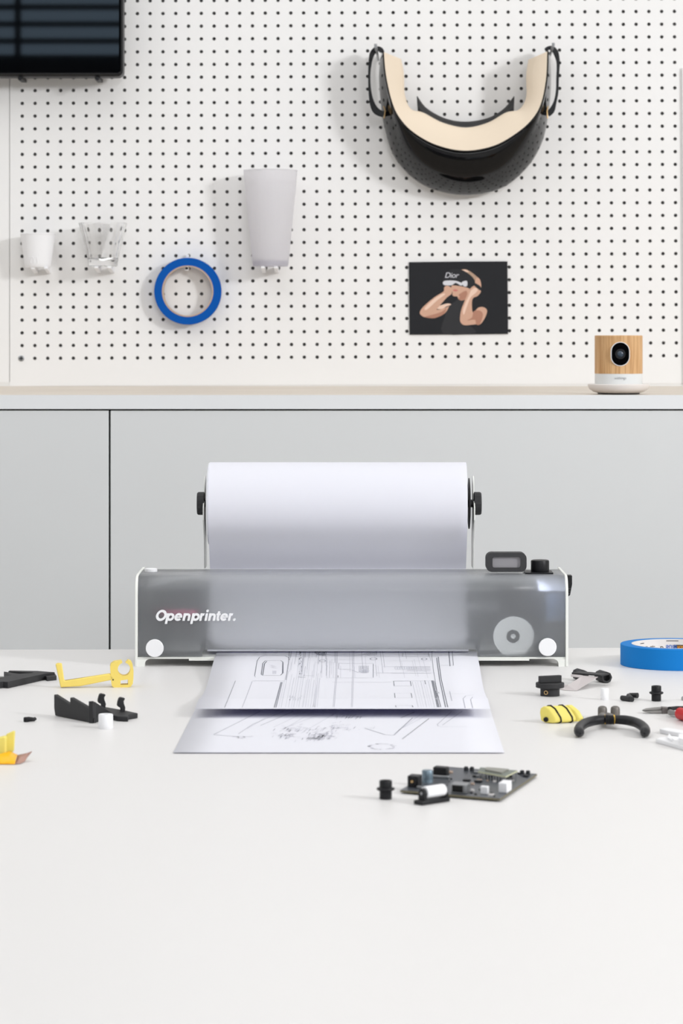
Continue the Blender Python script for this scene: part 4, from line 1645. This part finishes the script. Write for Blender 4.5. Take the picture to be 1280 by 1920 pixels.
g = G().prism([Wp(174.5, 1356.5), Wp(174.5, 1315.2), Wp(178, 1315.6), Wp(204, 1332.5), Wp(213, 1338), Wp(213, 1346)], -nv * 0.005)
bevel(g.build('sloping_wing', M_black, sb), 0.0005, 1)
hh_ = 0.0050
slab_px = [(176, 1347), (205, 1337.5), (214, 1341.5), (220, 1343.0), (240, 1343.8), (241, 1340), (258.5, 1337), (234, 1331.5), (196, 1325), (160, 1334)]
o = table_prism(slab_px, 0.0, hh_).build('base_slab', M_black, sb)
bevel(o, 0.0008, 2)
for (hx_, hy_) in ((190.5, 1326), (227, 1333)):
    b_ = T(hx_ + 2, hy_ + 1.5, hh_)
    def Hp(x, y):
        return ray_plane(hx_ + x, hy_ + y, b_, Vector((0.2, -1, 0)).normalized())
    prof_ = [(-2, 2), (7, 2), (8.2, -6), (5.5, -13.5), (5, -18), (7.8, -23.2), (0, -25), (-3.5, -23.8), (-6, -16), (-6.8, -10), (-5.2, -7.6), (-1.2, -6), (0, -2)]
    o = G().prism([Hp(*p) for p in prof_], Vector((-0.2, 1, 0)).normalized() * 0.007).build('hook', M_black, sb)
    bevel(o, 0.0006, 2)


# spacers: white cylinders
def cyl_thing(name, label, cat, px, py_bottom, wpx, hpx, m, group=None, prof=None):
    """upright lathe whose front bottom edge is at py_bottom"""
    c_ = T(px, py_bottom)
    r_ = wpx / 2 * c_.y / F
    c_ = c_ + Vector((0, r_, 0))
    hgt = hpx * c_.y / F
    pf = prof(r_, hgt) if prof else [(r_ * 0.96, 0), (r_, r_ * 0.05), (r_, hgt - r_ * 0.12), (r_ * 0.9, hgt), (r_ * 0.35, hgt), (r_ * 0.35, hgt * 0.5), (0, hgt * 0.5)]
    o_ = G().lathe(pf, c_, n=40).build(name, m, None, True, c_)
    return tag(o_, label, cat, group)


cyl_thing('spacer', 'short white plastic cylinder in front of the saw-tooth bracket', 'spacer', 197, 1367.5, 27.5, 27, M_white)
cyl_thing('spacer', 'small upright white cylinder in front of the grey ribbon cable', 'spacer', 1134, 1313, 15.5, 21.5, M_white)


def collar_prof(r_, h_):
    p = [(r_ * 0.93, 0), (r_ * 0.97, h_ * 0.03), (r_ * 0.97, h_ * 0.42)]
    p += [(r_ * 1.05, h_ * 0.44), (r_ * 1.40, h_ * 0.50), (r_ * 1.44, h_ * 0.55), (r_ * 1.36, h_ * 0.60), (r_, h_ * 0.64)]
    p += [(r_, h_ * 0.66), (r_, h_ * 0.96), (r_ * 0.94, h_), (r_ * 0.75, h_), (r_ * 0.72, h_ * 0.8), (0, h_ * 0.8)]
    return p


cyl_thing('collar_bushing', 'black collared plastic bushing left of the circuit board', 'bushing', 723, 1500, 24, 35, M_blacks, 'black collared bushings', collar_prof)
cyl_thing('collar_bushing', 'black collared plastic bushing in front of the wide blue tape roll', 'bushing', 1231, 1315.5, 18.6, 28.5, M_blacks, 'black collared bushings', collar_prof)

# tiny black clip at left
c = T(56, 1353.5)
g = G()
g.tube([c + Vector((-0.0045, 0.0, 0.0024)), c + Vector((-0.001, 0.0, 0.0026)), c + Vector((0.004, 0.002, 0.0022)), c + Vector((0.0052, 0.003, 0.0030))], [0.0022, 0.0024, 0.0018, 0.0016], 14)
g.lathe([(0.0024, 0), (0.0026, 0.0004), (0.0026, 0.0040), (0.0018, 0.0046)], c + Vector((-0.0036, 0, 0)), n=20)
tag(g.build('small_clip', M_blacks, None, True, c), 'tiny black curved clip alone on the left side of the table', 'clip')

# yellow piece with amber film at left edge
yb = on_table('filmed_yellow_part', 'yellow printed part with amber film and copper tip, cut by the left edge', 'printed part', 20, 1430)
bb = T(15, 1428)
g = G()
nf = Vector((0.05, -1, 0)).normalized()


def Fp(x, y, back=0.0):
    return ray_plane(x, y, bb + Vector((0, back, 0)), nf)


g = G().prism([Fp(p[0], p[1]) for p in [(-40, 1424), (-40, 1388), (0, 1383.5), (7, 1381.5), (11, 1383), (10.5, 1418)]], Vector((0, 0.010, 0)))
bevel(g.build('front_fin', M_yellow2, yb), 0.0008, 2)
g = G().prism([Fp(p[0], p[1], 0.012) for p in [(10, 1415), (11, 1377.5), (24, 1371.5), (27.5, 1372), (25.5, 1408), (22, 1412)]], Vector((0, 0.006, 0)))
bevel(g.build('rear_fin', M_yellow2, yb), 0.0008, 2)
zf = 0.0
film_o = [T(-45, 1424, 0.007), T(-5, 1416, 0.0075), T(18, 1409, 0.0075), T(33, 1416.5, 0.005)]
film_i = [T(-45, 1433, 0.0005), T(0, 1433, 0.0005), T(14, 1433, 0.0005), T(28, 1433, 0.0006)]
rows = [[a_.lerp(b_, u) + Vector((0, 0, 0.0015 * math.sin(u * math.pi))) for a_, b_ in zip(film_o, film_i)] for u in [i / 6 for i in range(7)]]
o = G().loft(rows).build('amber_film', M_kapton, yb, True)
m_ = o.modifiers.new('solidify', 'SOLIDIFY')
m_.thickness = 0.0006
tip_o = [T(33, 1416.5, 0.005), T(42, 1414.5, 0.006), T(52, 1411.5, 0.0075), T(60, 1408.5, 0.009)]
tip_i = [T(28, 1433, 0.0006), T(38, 1432, 0.0005), T(46, 1428, 0.0008), T(50, 1421, 0.0020)]
rows = [[a_.lerp(b_, u) for a_, b_ in zip(tip_o, tip_i)] for u in [i / 4 for i in range(5)]]
o = G().loft(rows).build('copper_tip', M_copper, yb, True)
m_ = o.modifiers.new('solidify', 'SOLIDIFY')
m_.thickness = 0.0004

# black turning knob, right
kb = on_table('turning_knob', 'black round knob with a raised grip bar, right of the printer foot', 'knob', 1032, 1306)
c = T(1032, 1306.5)
r_b = 18.2 * c.y / F
c = c + Vector((0, r_b, 0))
s = c.y / F
r_f = 26.8 * s
zf_ = 15.5 * s
G().lathe([(r_b, 0), (r_b, zf_)], c, n=48).build('hub', M_black, kb, True)
bevel(G().lathe([(r_f, 0), (r_f, 9.0 * s)], c + Vector((0, 0, zf_)), n=48).build('flange', M_black, kb, True), 0.0006, 2)
rot = Matrix.Translation(c + Vector((0, 0, zf_ + 9 * s))) @ Matrix.Rotation(math.radians(22), 4, 'Z')
bevel(G().box((-22.5 * s, -4.4 * s, 0), (22.5 * s, 4.4 * s, 13 * s), M=rot).build('grip_bar', M_black, kb), 0.0006, 2)
a = math.radians(-118)
cc = c + Vector((math.cos(a) * r_b, math.sin(a) * r_b, 7.5 * s))
G().ring(0.0022, 0.0014, 0.0012, cc - Vector((math.cos(a), math.sin(a), 0)) * 0.0006, (math.cos(a), math.sin(a), 0), 20).build('brass_insert', M_gold, kb)
G().lathe([(0.0014, 0), (0.0014, 0.0002)], cc, (math.cos(a), math.sin(a), 0), 16).build('insert_bore', M_gap, kb)

# ribbon cable with black clamp bar
rb = on_table('ribbon_clamp', 'black clamp with two round ends holding a folded grey ribbon cable', 'clamp', 1105, 1290)
H0 = 0.0135
# bar (flat plate) from (1070,1262) to (1127,1268)
pa, pb_ = T(1071, 1263.5, 0.0108), T(1126, 1268.2, 0.0108)
bar_d = (pb_ - pa).normalized()
perp = Vector((-bar_d.y, bar_d.x, 0))
bar = G().prism([pa, pb_, pb_ + perp * 0.016, pa + perp * 0.016], (0, 0, 0.0016))
bevel(bar.build('clamp_bar', M_black, rb), 0.0005, 2)


def octa(center, half_len, r_, nm):
    """octagonal sleeve lying along perp-ish axis with a bore"""
    ax = Vector((0.32, -1, 0)).normalized()
    ri = r_ * 0.62
    prof_ = [(ri, 0), (r_, 0), (r_, 2 * half_len), (ri, 2 * half_len), (ri, 0)]
    g_ = G().lathe(prof_, center - ax * half_len, ax, 8, caps=False)
    o_ = g_.build(nm, M_black, rb)
    bevel(o_, 0.0005, 2, 30)
    return o_


c1 = T(1132, 1281.0)
s = c1.y / F
r8 = 11.2 * s
octa(c1 + Vector((0, 0.010, r8 * math.cos(math.pi / 8))), 0.010, r8, 'end_sleeve')
c1 = T(1090, 1279.5)
octa(c1 + Vector((0.0, 0.018, r8 * math.cos(math.pi / 8))), 0.009, r8, 'end_sleeve')
rib = []
for a_, b_ in (((1071, 1266, 0.0100), (1070, 1267.6, 0.0088)),):
    pass
p_a = [T(1070, 1265.2, 0.0100), T(1126, 1270.5, 0.0100)]
p_b = [T(1070, 1268.5, 0.0085), T(1092, 1270.3, 0.0085)]
g = G().add([T(1070, 1264.6, 0.0101), T(1092, 1266.5, 0.0101), T(1092, 1271.3, 0.0080), T(1070, 1268.8, 0.0080)], [(0, 1, 2, 3)])
g.add([T(1092, 1266.4, 0.0101), T(1121, 1268.8, 0.0101), T(1080, 1294.8, 0.0006), T(1058, 1292.2, 0.0006), T(1064, 1285.0, 0.0040)], [(0, 1, 2, 4), (4, 2, 3)])
g.add([T(1064, 1283.6, 0.004), T(1080, 1294.8, 0.0006), T(1058, 1293.8, 0.0006), T(1040, 1290, 0.0006), T(1044, 1282.3, 0.003)], [(0, 1, 2, 3, 4)])
o = g.build('ribbon_cable', M_ribbon, rb)
m_ = o.modifiers.new('solidify', 'SOLIDIFY')
m_.thickness = 0.0004

# small black link
lk = T(1180, 1313)
g = G()
g.tube([T(1165, 1308.5, 0.0028), T(1182, 1310.5, 0.0028)], [0.0026, 0.0028], 14)
g.tube([T(1180, 1303.5, 0.0030), T(1195, 1304, 0.0034)], [0.0024, 0.0028], 14)
g.tube([T(1178, 1304.5, 0.0028), T(1184, 1311.5, 0.0026)], [0.0024, 0.0026], 14)
tag(g.build('black_link', M_black, None, True, lk), 'small black zigzag link between white cylinder and right bushing', 'link')

# yellow block with rubber bands
yk = on_table('banded_block', 'pale yellow printed block held by two black rubber bands', 'printed part', 1040, 1355)
P0 = T(1018, 1356)
nA = Vector((-0.42, -1, 0)).normalized()
axis = Vector((1, -0.34, 0)).normalized()


def Kp(x, y):
    return ray_plane(x, y, P0, nA)


endp = [(1011, 1336), (1012, 1328), (1017, 1324.5), (1022, 1324), (1030, 1330), (1040, 1346), (1041, 1353), (1036, 1356), (1020, 1355), (1013, 1351)]
ex = Vector((0.021, 0.0075, 0.0))
g = G().prism([Kp(*p) for p in endp], ex)
bevel(g.build('block', M_yellow2, yk), 0.0010, 2)
g = G().prism([Kp(p[0], p[1]) + ex * 1.05 for p in [(1013, 1333), (1016, 1324.5), (1022, 1323.5), (1036, 1335), (1044, 1349), (1040, 1355), (1022, 1355), (1014, 1350)]], ex * 0.22)
bevel(g.build('end_plate', M_yellow2, yk), 0.0008, 2)
for u in (0.26, 0.80):
    loop = [Kp(*p) + ex * u for p in endp]
    cen_ = sum(loop, Vector()) / len(loop)
    loop = [cen_ + (p - cen_) * 1.035 for p in loop]
    loop.append(loop[0])
    loop.append(loop[1])
    G().tube(loop, 0.00085, 8).build('rubber_band', M_blacks, yk, True)
c = Kp(1023.5, 1349)
o = G().lathe([(0.0024, 0), (0.0024, 0.0012), (0.0018, 0.0018), (0, 0.0018)], c, nA, 24).build('end_screw', M_blacks, yk, True)
c = Kp(1036, 1349) + ex * 1.30
G().lathe([(0.0014, 0), (0.0014, 0.0030), (0, 0.0030)], c, ex.normalized(), 16).build('axle_tip', M_metal, yk)

# pliers with black grips
pl = on_table('flush_cutters', 'small pliers lying flat with splayed black grips, handles toward the front', 'pliers', 1146, 1362)
zg = 0.0060
M_tool = mat('dull_steel', rgb(120, 116, 112), 0.5, metal=0.6)
lh = [(1132, 1349), (1121, 1350), (1108, 1352.5), (1096, 1356.5), (1087.5, 1363), (1084.8, 1369), (1086.0, 1373.5), (1087, 1375.5)]
rh_ = [(1153, 1349), (1170, 1350), (1184, 1352.5), (1196, 1356.5), (1205.5, 1363), (1209.3, 1369), (1208.4, 1373.5), (1207.5, 1375.5)]
for q in (lh, rh_):
    P = [T(x, y, h_) for (x, y), h_ in zip(q, [0.0085, 0.0085, 0.008, 0.0075, 0.0066, 0.0056, 0.0050, 0.0048])]
    r2 = spline([Vector((a_, 0, 0)) for a_ in [0.0042, 0.0045, 0.0046, 0.0047, 0.0047, 0.0047, 0.0044, 0.0012]], 24)
    G().tube(spline(P, 24), [a_.x for a_ in r2], 18).build('grip', M_grip, pl, True)
for sgn, x in ((-1, 1133.0), (1, 1152.0)):
    c = T(x, 1349, 0.0085)
    G().lathe([(0.0045, 0), (0.0045, 0.0012)], c, (-sgn * 1.0, 0.0, 0), 20).build('yellow_edge', mat('yellow_grip_edge', rgb(226, 180, 60), 0.5) if sgn < 0 else bpy.data.materials['yellow_grip_edge'], pl)
    bs = T(1145 + sgn * 11, 1344, zg)
    P = [Vector((c.x, c.y + 0.001, TZ + 0.008)), Vector(((1141.5 + sgn * 9 - CX) * c.y / F, c.y + 0.006, TZ + 0.0075)), Vector(((1141.5 + sgn * 8 - CX) * c.y / F, c.y + 0.022, TZ + 0.007)), Vector(((1141.5 + sgn * 5 - CX) * c.y / F, c.y + 0.042, TZ + 0.006)), Vector(((1141.5 + sgn * 1 - CX) * c.y / F, c.y + 0.062, TZ + 0.0045))]
    G().tube(P, [0.0036, 0.0038, 0.0044, 0.0044, 0.0015], 12, flat=0.85).build('jaw_arm', M_tool, pl, True)
    c3 = T(1141 + sgn * 12, 1346, 0)
    G().lathe([(0.0040, 0), (0.0046, 0.0015), (0.0046, 0.0085), (0.0040, 0.0105), (0.0022, 0.0116), (0, 0.0118)], c3, n=24).build('shoulder', M_tool, pl, True)
c = T(1142.3, 1349.5, 0.0085)
P = []
for k in range(73):
    a = k / 72 * 6 * 2 * math.pi
    P.append(Vector((c.x - 0.0042 + 0.0084 * k / 72, c.y + 0.0040 * math.cos(a), TZ + 0.0085 + 0.0040 * math.sin(a))))
G().tube(P, 0.0007, 6).build('return_spring', M_blacks, pl, True)
G().lathe([(0.0032, 0), (0.0032, 0.0090)], (c.x - 0.0045, c.y, TZ + 0.0085), (1, 0, 0), 18).build('spring_core', M_blacks, pl, True)

# needle-nose pliers with red grip
nn_ = on_table('needle_nose_pliers', 'steel needle-nose pliers with red grips pointing left at the right edge', 'pliers', 1250, 1340)
M_jaw = mat('ground_steel', rgb(150, 148, 146), 0.4, metal=0.8)


def lay_prism(pts, h0, h1, m, nm, bv=0.0005):
    o_ = table_prism(pts, h0, h1).build(nm, m, nn_)
    bevel(o_, bv, 2)
    return o_


nb = T(1225, 1338.5)


def Np(x, y, back=0.0):
    return ray_plane(x, y, nb + Vector((0, back, 0)), Vector((0.05, -1, 0)).normalized())


M_piv = mat('pivot_steel', rgb(116, 110, 108), 0.45, metal=0.7)
for nm, pts, mm, bk0, th in (('jaw', [(1203.5, 1333.2), (1210, 1333.6), (1218, 1333.2), (1241, 1332.0), (1241, 1338.6), (1222, 1338.0), (1211, 1335.6)], M_jaw, 0.0, 0.006),
                             ('jaw', [(1204, 1332.6), (1212, 1329.6), (1228, 1327.6), (1241, 1326.6), (1241, 1331.6), (1218, 1332.8)], M_jaw, 0.002, 0.007),
                             ('pivot_block', [(1240.5, 1326.4), (1258, 1328.0), (1264, 1332), (1264.5, 1337), (1261, 1340.5), (1240.5, 1338.8)], M_piv, -0.001, 0.010)):
    bevel(G().prism([Np(x, y, bk0) for x, y in pts], (0, th, 0)).build(nm, mm, nn_), 0.0006, 2)
G().tube([T(1255, 1329, 0.0062), T(1268, 1327.5, 0.0062), T(1290, 1328.5, 0.006), T(1340, 1331, 0.006)], [0.003, 0.0028, 0.0034, 0.0040], 12, flat=0.7).build('far_handle', M_grip, nn_, True)
G().tube([T(1256, 1335.5, 0.004), T(1264, 1337, 0.0045), T(1273, 1338, 0.0050)], [0.003, 0.0022, 0.0024], 12).build('near_handle', M_jaw, nn_, True)
G().tube(spline([T(1271.5, 1337.5, 0.0062), T(1275, 1338, 0.0062), T(1284, 1340, 0.0064), T(1310, 1347, 0.0064), T(1340, 1356, 0.0062)], 14), [0.0034, 0.0048, 0.0056, 0.006, 0.006, 0.006, 0.006, 0.006, 0.006, 0.006, 0.006, 0.006, 0.006, 0.005, 0.003], 16).build('red_grip', M_red, nn_, True)
G().tube([T(1258, 1337.6, 0.002), T(1268, 1340, 0.002), T(1285, 1344, 0.0022)], 0.0012, 8).build('lower_edge', M_blacks, nn_, True)

# white printed bracket, right edge
wb = on_table('white_bracket', 'white printed bracket with small posts, cut by the right edge', 'bracket', 1265, 1395)
o = table_prism([(1229, 1385), (1236, 1382), (1262, 1380), (1330, 1386), (1330, 1412), (1285, 1400)], 0.0, 0.004).build('base_slab', M_white, wb)
bevel(o, 0.0008, 2)
o = table_prism([(1251, 1383), (1254, 1375), (1262, 1384), (1259, 1388)], 0.0, 0.0055).build('gusset', M_white, wb)
o = table_prism([(1236, 1366.5), (1248, 1369.5), (1300, 1378), (1300, 1372), (1250, 1364)], 0.0, 0.004).build('rear_rail', M_white, wb)
bevel(o, 0.0006, 2)
o = table_prism([(1272, 1376), (1282, 1376), (1282, 1386), (1272, 1384)], 0.0, 0.010).build('post', M_white, wb)
c = T(1279, 1312)
tag(G().lathe([(0.0030, 0), (0.0032, 0.0026), (0.0022, 0.004), (0, 0.004)], T(1282.5, 1313), n=20).build('grey_button', mat('grey_rubber', rgb(170, 170, 170), 0.6), None, True, T(1282.5, 1313)), 'tiny grey button at the right edge beside the bushing', 'button')

# ---------------------------------------------------------------- circuit board
hb = 0.0030
Pa, Pb_, Pc, Pd = T(750, 1481.5, hb), T(937, 1497.5, hb), T(1008.5, 1450.5, hb), T(826, 1436.5, hb)
pcb = thing('circuit_board', 'dark green printed circuit board with connectors lying at the table front', 'circuit board', (Pa + Pc) / 2 - Vector((0, 0, hb)))
U = (Pb_ - Pa)
V = ((Pd - Pa) + (Pc - Pb_)) / 2
un, vn = U.normalized(), V.normalized()
bth = 0.0017
corners = [Pa, Pa + U, Pa + U + V, Pa + V]
g = G().prism(corners, (0, 0, -bth))
for i in range(2, len(g.f)):
    pass
o = g.build('board', [M_pcb, M_pcb_edge], pcb)
for p in o.data.polygons:
    if abs(p.normal.z) < 0.5:
        p.material_index = 1
for px, py in ((757, 1483), (934, 1499.5), (1001, 1455), (830, 1441)):
    c = T(px, py, 0)
for (u, v) in ((0.06, 0.05), (0.94, 0.05), (0.94, 0.95), (0.06, 0.95)):
    c = Pa + U * u + V * v
    G().lathe([(0.0016, 0), (0.0016, hb - bth)], (c.x, c.y, TZ), n=12).build('solder_stub', M_metal, pcb)


def comp(name, px, py, w, dp, h, m, bv=0.0005):
    """box component: front-left bottom point pixel on the board; sizes in m along the board axes"""
    o0 = T(px, py, hb)
    e1, e2 = un, vn
    P = [o0, o0 + e1 * w, o0 + e1 * w + e2 * dp, o0 + e2 * dp]
    o_ = G().prism(P, (0, 0, h)).build(name, m, pcb)
    bevel(o_, bv, 2)
    return o_, o0


nrmf = Vector((un.y, -un.x, 0))
if nrmf.y > 0:
    nrmf = -nrmf
# power jack
j, o0 = comp('power_jack', 763.5, 1475.5, 0.0100, 0.0125, 0.0092, M_blacks)
c = o0 + un * 0.0047 + Vector((0, 0, 0.0048)) + nrmf * 0.0001
G().ring(0.0034, 0.0028, 0.0006, c, nrmf, 24).build('jack_rim', M_black, j)
G().lathe([(0.0011, 0), (0.0011, 0.0010)], c, nrmf, 16).build('jack_pin', M_gold, j)
# electrolytic capacitor
c = T(800, 1466.5, hb) + vn * 0.002
s = c.y / F
G().lathe([(0.0094 / 2 * 1.0, 0), (0.0046, 0.001), (0.0044, 0.0018), (0.0046, 0.0026), (0.0046, 0.0092), (0.0042, 0.0098), (0, 0.0098)], c, n=40).build('capacitor', M_alu, pcb, True)
# black inductor at the back
j, o0 = comp('inductor', 811, 1457.5, 0.0130, 0.010, 0.0088, M_blacks, 0.001)
comp('inductor_foot', 808, 1458.2, 0.0165, 0.004, 0.0024, M_metal)
# usb socket
j, o0 = comp('usb_socket', 845, 1487, 0.0140, 0.013, 0.0078, M_metal)
P = [o0 + un * 0.0012 + Vector((0, 0, 0.0012)), o0 + un * 0.0108 + Vector((0, 0, 0.0012)), o0 + un * 0.0108 + Vector((0, 0, 0.0066)), o0 + un * 0.0012 + Vector((0, 0, 0.0066))]
G().prism([p + nrmf * 0.0001 for p in P], nrmf * 0.0003).build('socket_mouth', M_gap, j)
# small usb
j, o0 = comp('small_socket', 806, 1482.2, 0.0082, 0.0055, 0.0028, M_metal, 0.0004)
P = [o0 + un * 0.001 + Vector((0, 0, 0.0007)), o0 + un * 0.0068 + Vector((0, 0, 0.0007)), o0 + un * 0.0068 + Vector((0, 0, 0.0022)), o0 + un * 0.001 + Vector((0, 0, 0.0022))]
G().prism([p + nrmf * 0.0001 for p in P], nrmf * 0.0003).build('socket_mouth', M_gap, j)
comp('white_connector', 900, 1488.5, 0.0068, 0.0050, 0.0062, M_white)
j, o0 = comp('white_connector', 934, 1486, 0.0078, 0.017, 0.0080, M_white)
comp('chip_cluster', 781, 1478.5, 0.0045, 0.003, 0.002, M_metal, 0.0003)
# microcontroller module: raised daughter board with pale edge and metal can
o1 = T(896, 1449.5, hb)
P0_ = [T(896, 1446.0, hb + 0.006), T(948, 1455.5, hb + 0.006), T(970, 1444.5, hb + 0.006), T(900, 1438.5, hb + 0.006)]
oo = G().prism(P0_, (0, 0, -0.0012)).build('plug_in_module', [mat('module_board', rgb(120, 126, 118), 0.5), mat('module_edge', rgb(214, 214, 180), 0.6)], pcb)
for p in oo.data.polygons:
    if abs(p.normal.z) < 0.5:
        p.material_index = 1
cm = sum(P0_, Vector()) / 4
can = [cm + (p - cm) * 0.6 for p in P0_]
G().prism(can, (0, 0, 0.0016)).build('shield_can', mat('dull_can', rgb(158, 158, 150), 0.45, metal=0.6), pcb)
for a_, b_ in ((0, 1), (3, 2)):
    for k in range(10):
        p = P0_[a_].lerp(P0_[b_], (k + 0.5) / 10)
        G().box((p.x - 0.0005, p.y - 0.0005, TZ + hb), (p.x + 0.0005, p.y + 0.0005, TZ + hb + 0.0049)).build('header_pin', M_metal, pcb)
# scattered small parts
rnd = random.Random(3)
blocked = []
small = [M_blacks, M_blacks, M_int_black, M_metal, M_card, M_label]
for k in range(46):
    u, v = rnd.uniform(0.08, 0.95), rnd.uniform(0.04, 0.93)
    if 0.0 < u < 0.25 and v < 0.25:
        continue
    c = Pa + U * u + V * v
    w, dp, h = rnd.choice([(0.0022, 0.0012, 0.0010), (0.0030, 0.0030, 0.0012), (0.0016, 0.0010, 0.0010), (0.0046, 0.0046, 0.0014)])
    G().prism([c, c + un * w, c + un * w + vn * dp, c + vn * dp], (0, 0, h)).build('chip', small[k % 6], pcb)
for px, py in ((873.5, 1445), (884.5, 1445.5), (978.5, 1452), (989.5, 1452.5)):
    c = T(px, py, hb)
    G().lathe([(0.0019, 0), (0.0019, 0.0030), (0.0012, 0.0036)], c, n=16).build('terminal_post', M_int_black, pcb, True)
j, _o = comp('driver_chip', 867, 1465, 0.006, 0.006, 0.0016, M_blacks, 0.0003)
comp('driver_chip', 889, 1467, 0.006, 0.006, 0.0016, M_blacks, 0.0003)

# roller in black cradle
rc_ = on_table('roller_cradle', 'white roller in a small black cradle in front of the circuit board', 'roller', 817, 1512)
c = T(791, 1511)
e = T(844, 1503)
dvec = (e - c)
dvec.z = 0
ln = dvec.length
dn_ = dvec.normalized()
pn = Vector((-dn_.y, dn_.x, 0))
base_p = [c, c + dn_ * ln, c + dn_ * ln + pn * 0.010, c + pn * 0.010]
bevel(G().prism(base_p, (0, 0, 0.0036)).build('base_plate', M_blacks, rc_), 0.0008, 2)
ac = c + dn_ * (ln * 0.20) + pn * 0.005 + Vector((0, 0, 0.0085))
for off in (0.14, 0.90):
    q0 = c + dn_ * (ln * off) + pn * 0.0015
    ring_ = [q0 + Vector((0, 0, 0.0034)), q0 + pn * 0.0075 + Vector((0, 0, 0.0034)), q0 + pn * 0.0075 + Vector((0, 0, 0.0090))]
    for k in range(5):
        a = math.pi * k / 4
        ring_.append(q0 + pn * (0.00375 + 0.00375 * math.cos(a)) + Vector((0, 0, 0.0092 + 0.0035 * math.sin(a))))
    hgt = 1.0 if off < 0.5 else 0.65
    ring_ = [Vector((p.x, p.y, TZ + (p.z - TZ) * hgt)) for p in ring_]
    G().prism(ring_, dn_ * 0.0026).build('cheek', M_blacks, rc_)
G().lathe([(0.0044, 0), (0.0048, 0.0004), (0.0048, ln * 0.64), (0.0044, ln * 0.66)], ac + Vector((0, 0, 0.0008)) + dn_ * 0.0012, dn_, 32).build('roller', M_white, rc_, True)
G().lathe([(0.0012, 0), (0.0012, 0.0006)], c + dn_ * (ln * 0.14) + pn * 0.005 + Vector((0, 0, 0.0088)), -dn_, 14).build('axle_end', M_metal, rc_)

for o in bpy.data.objects:
    if '_base' in o:
        del o['_base']
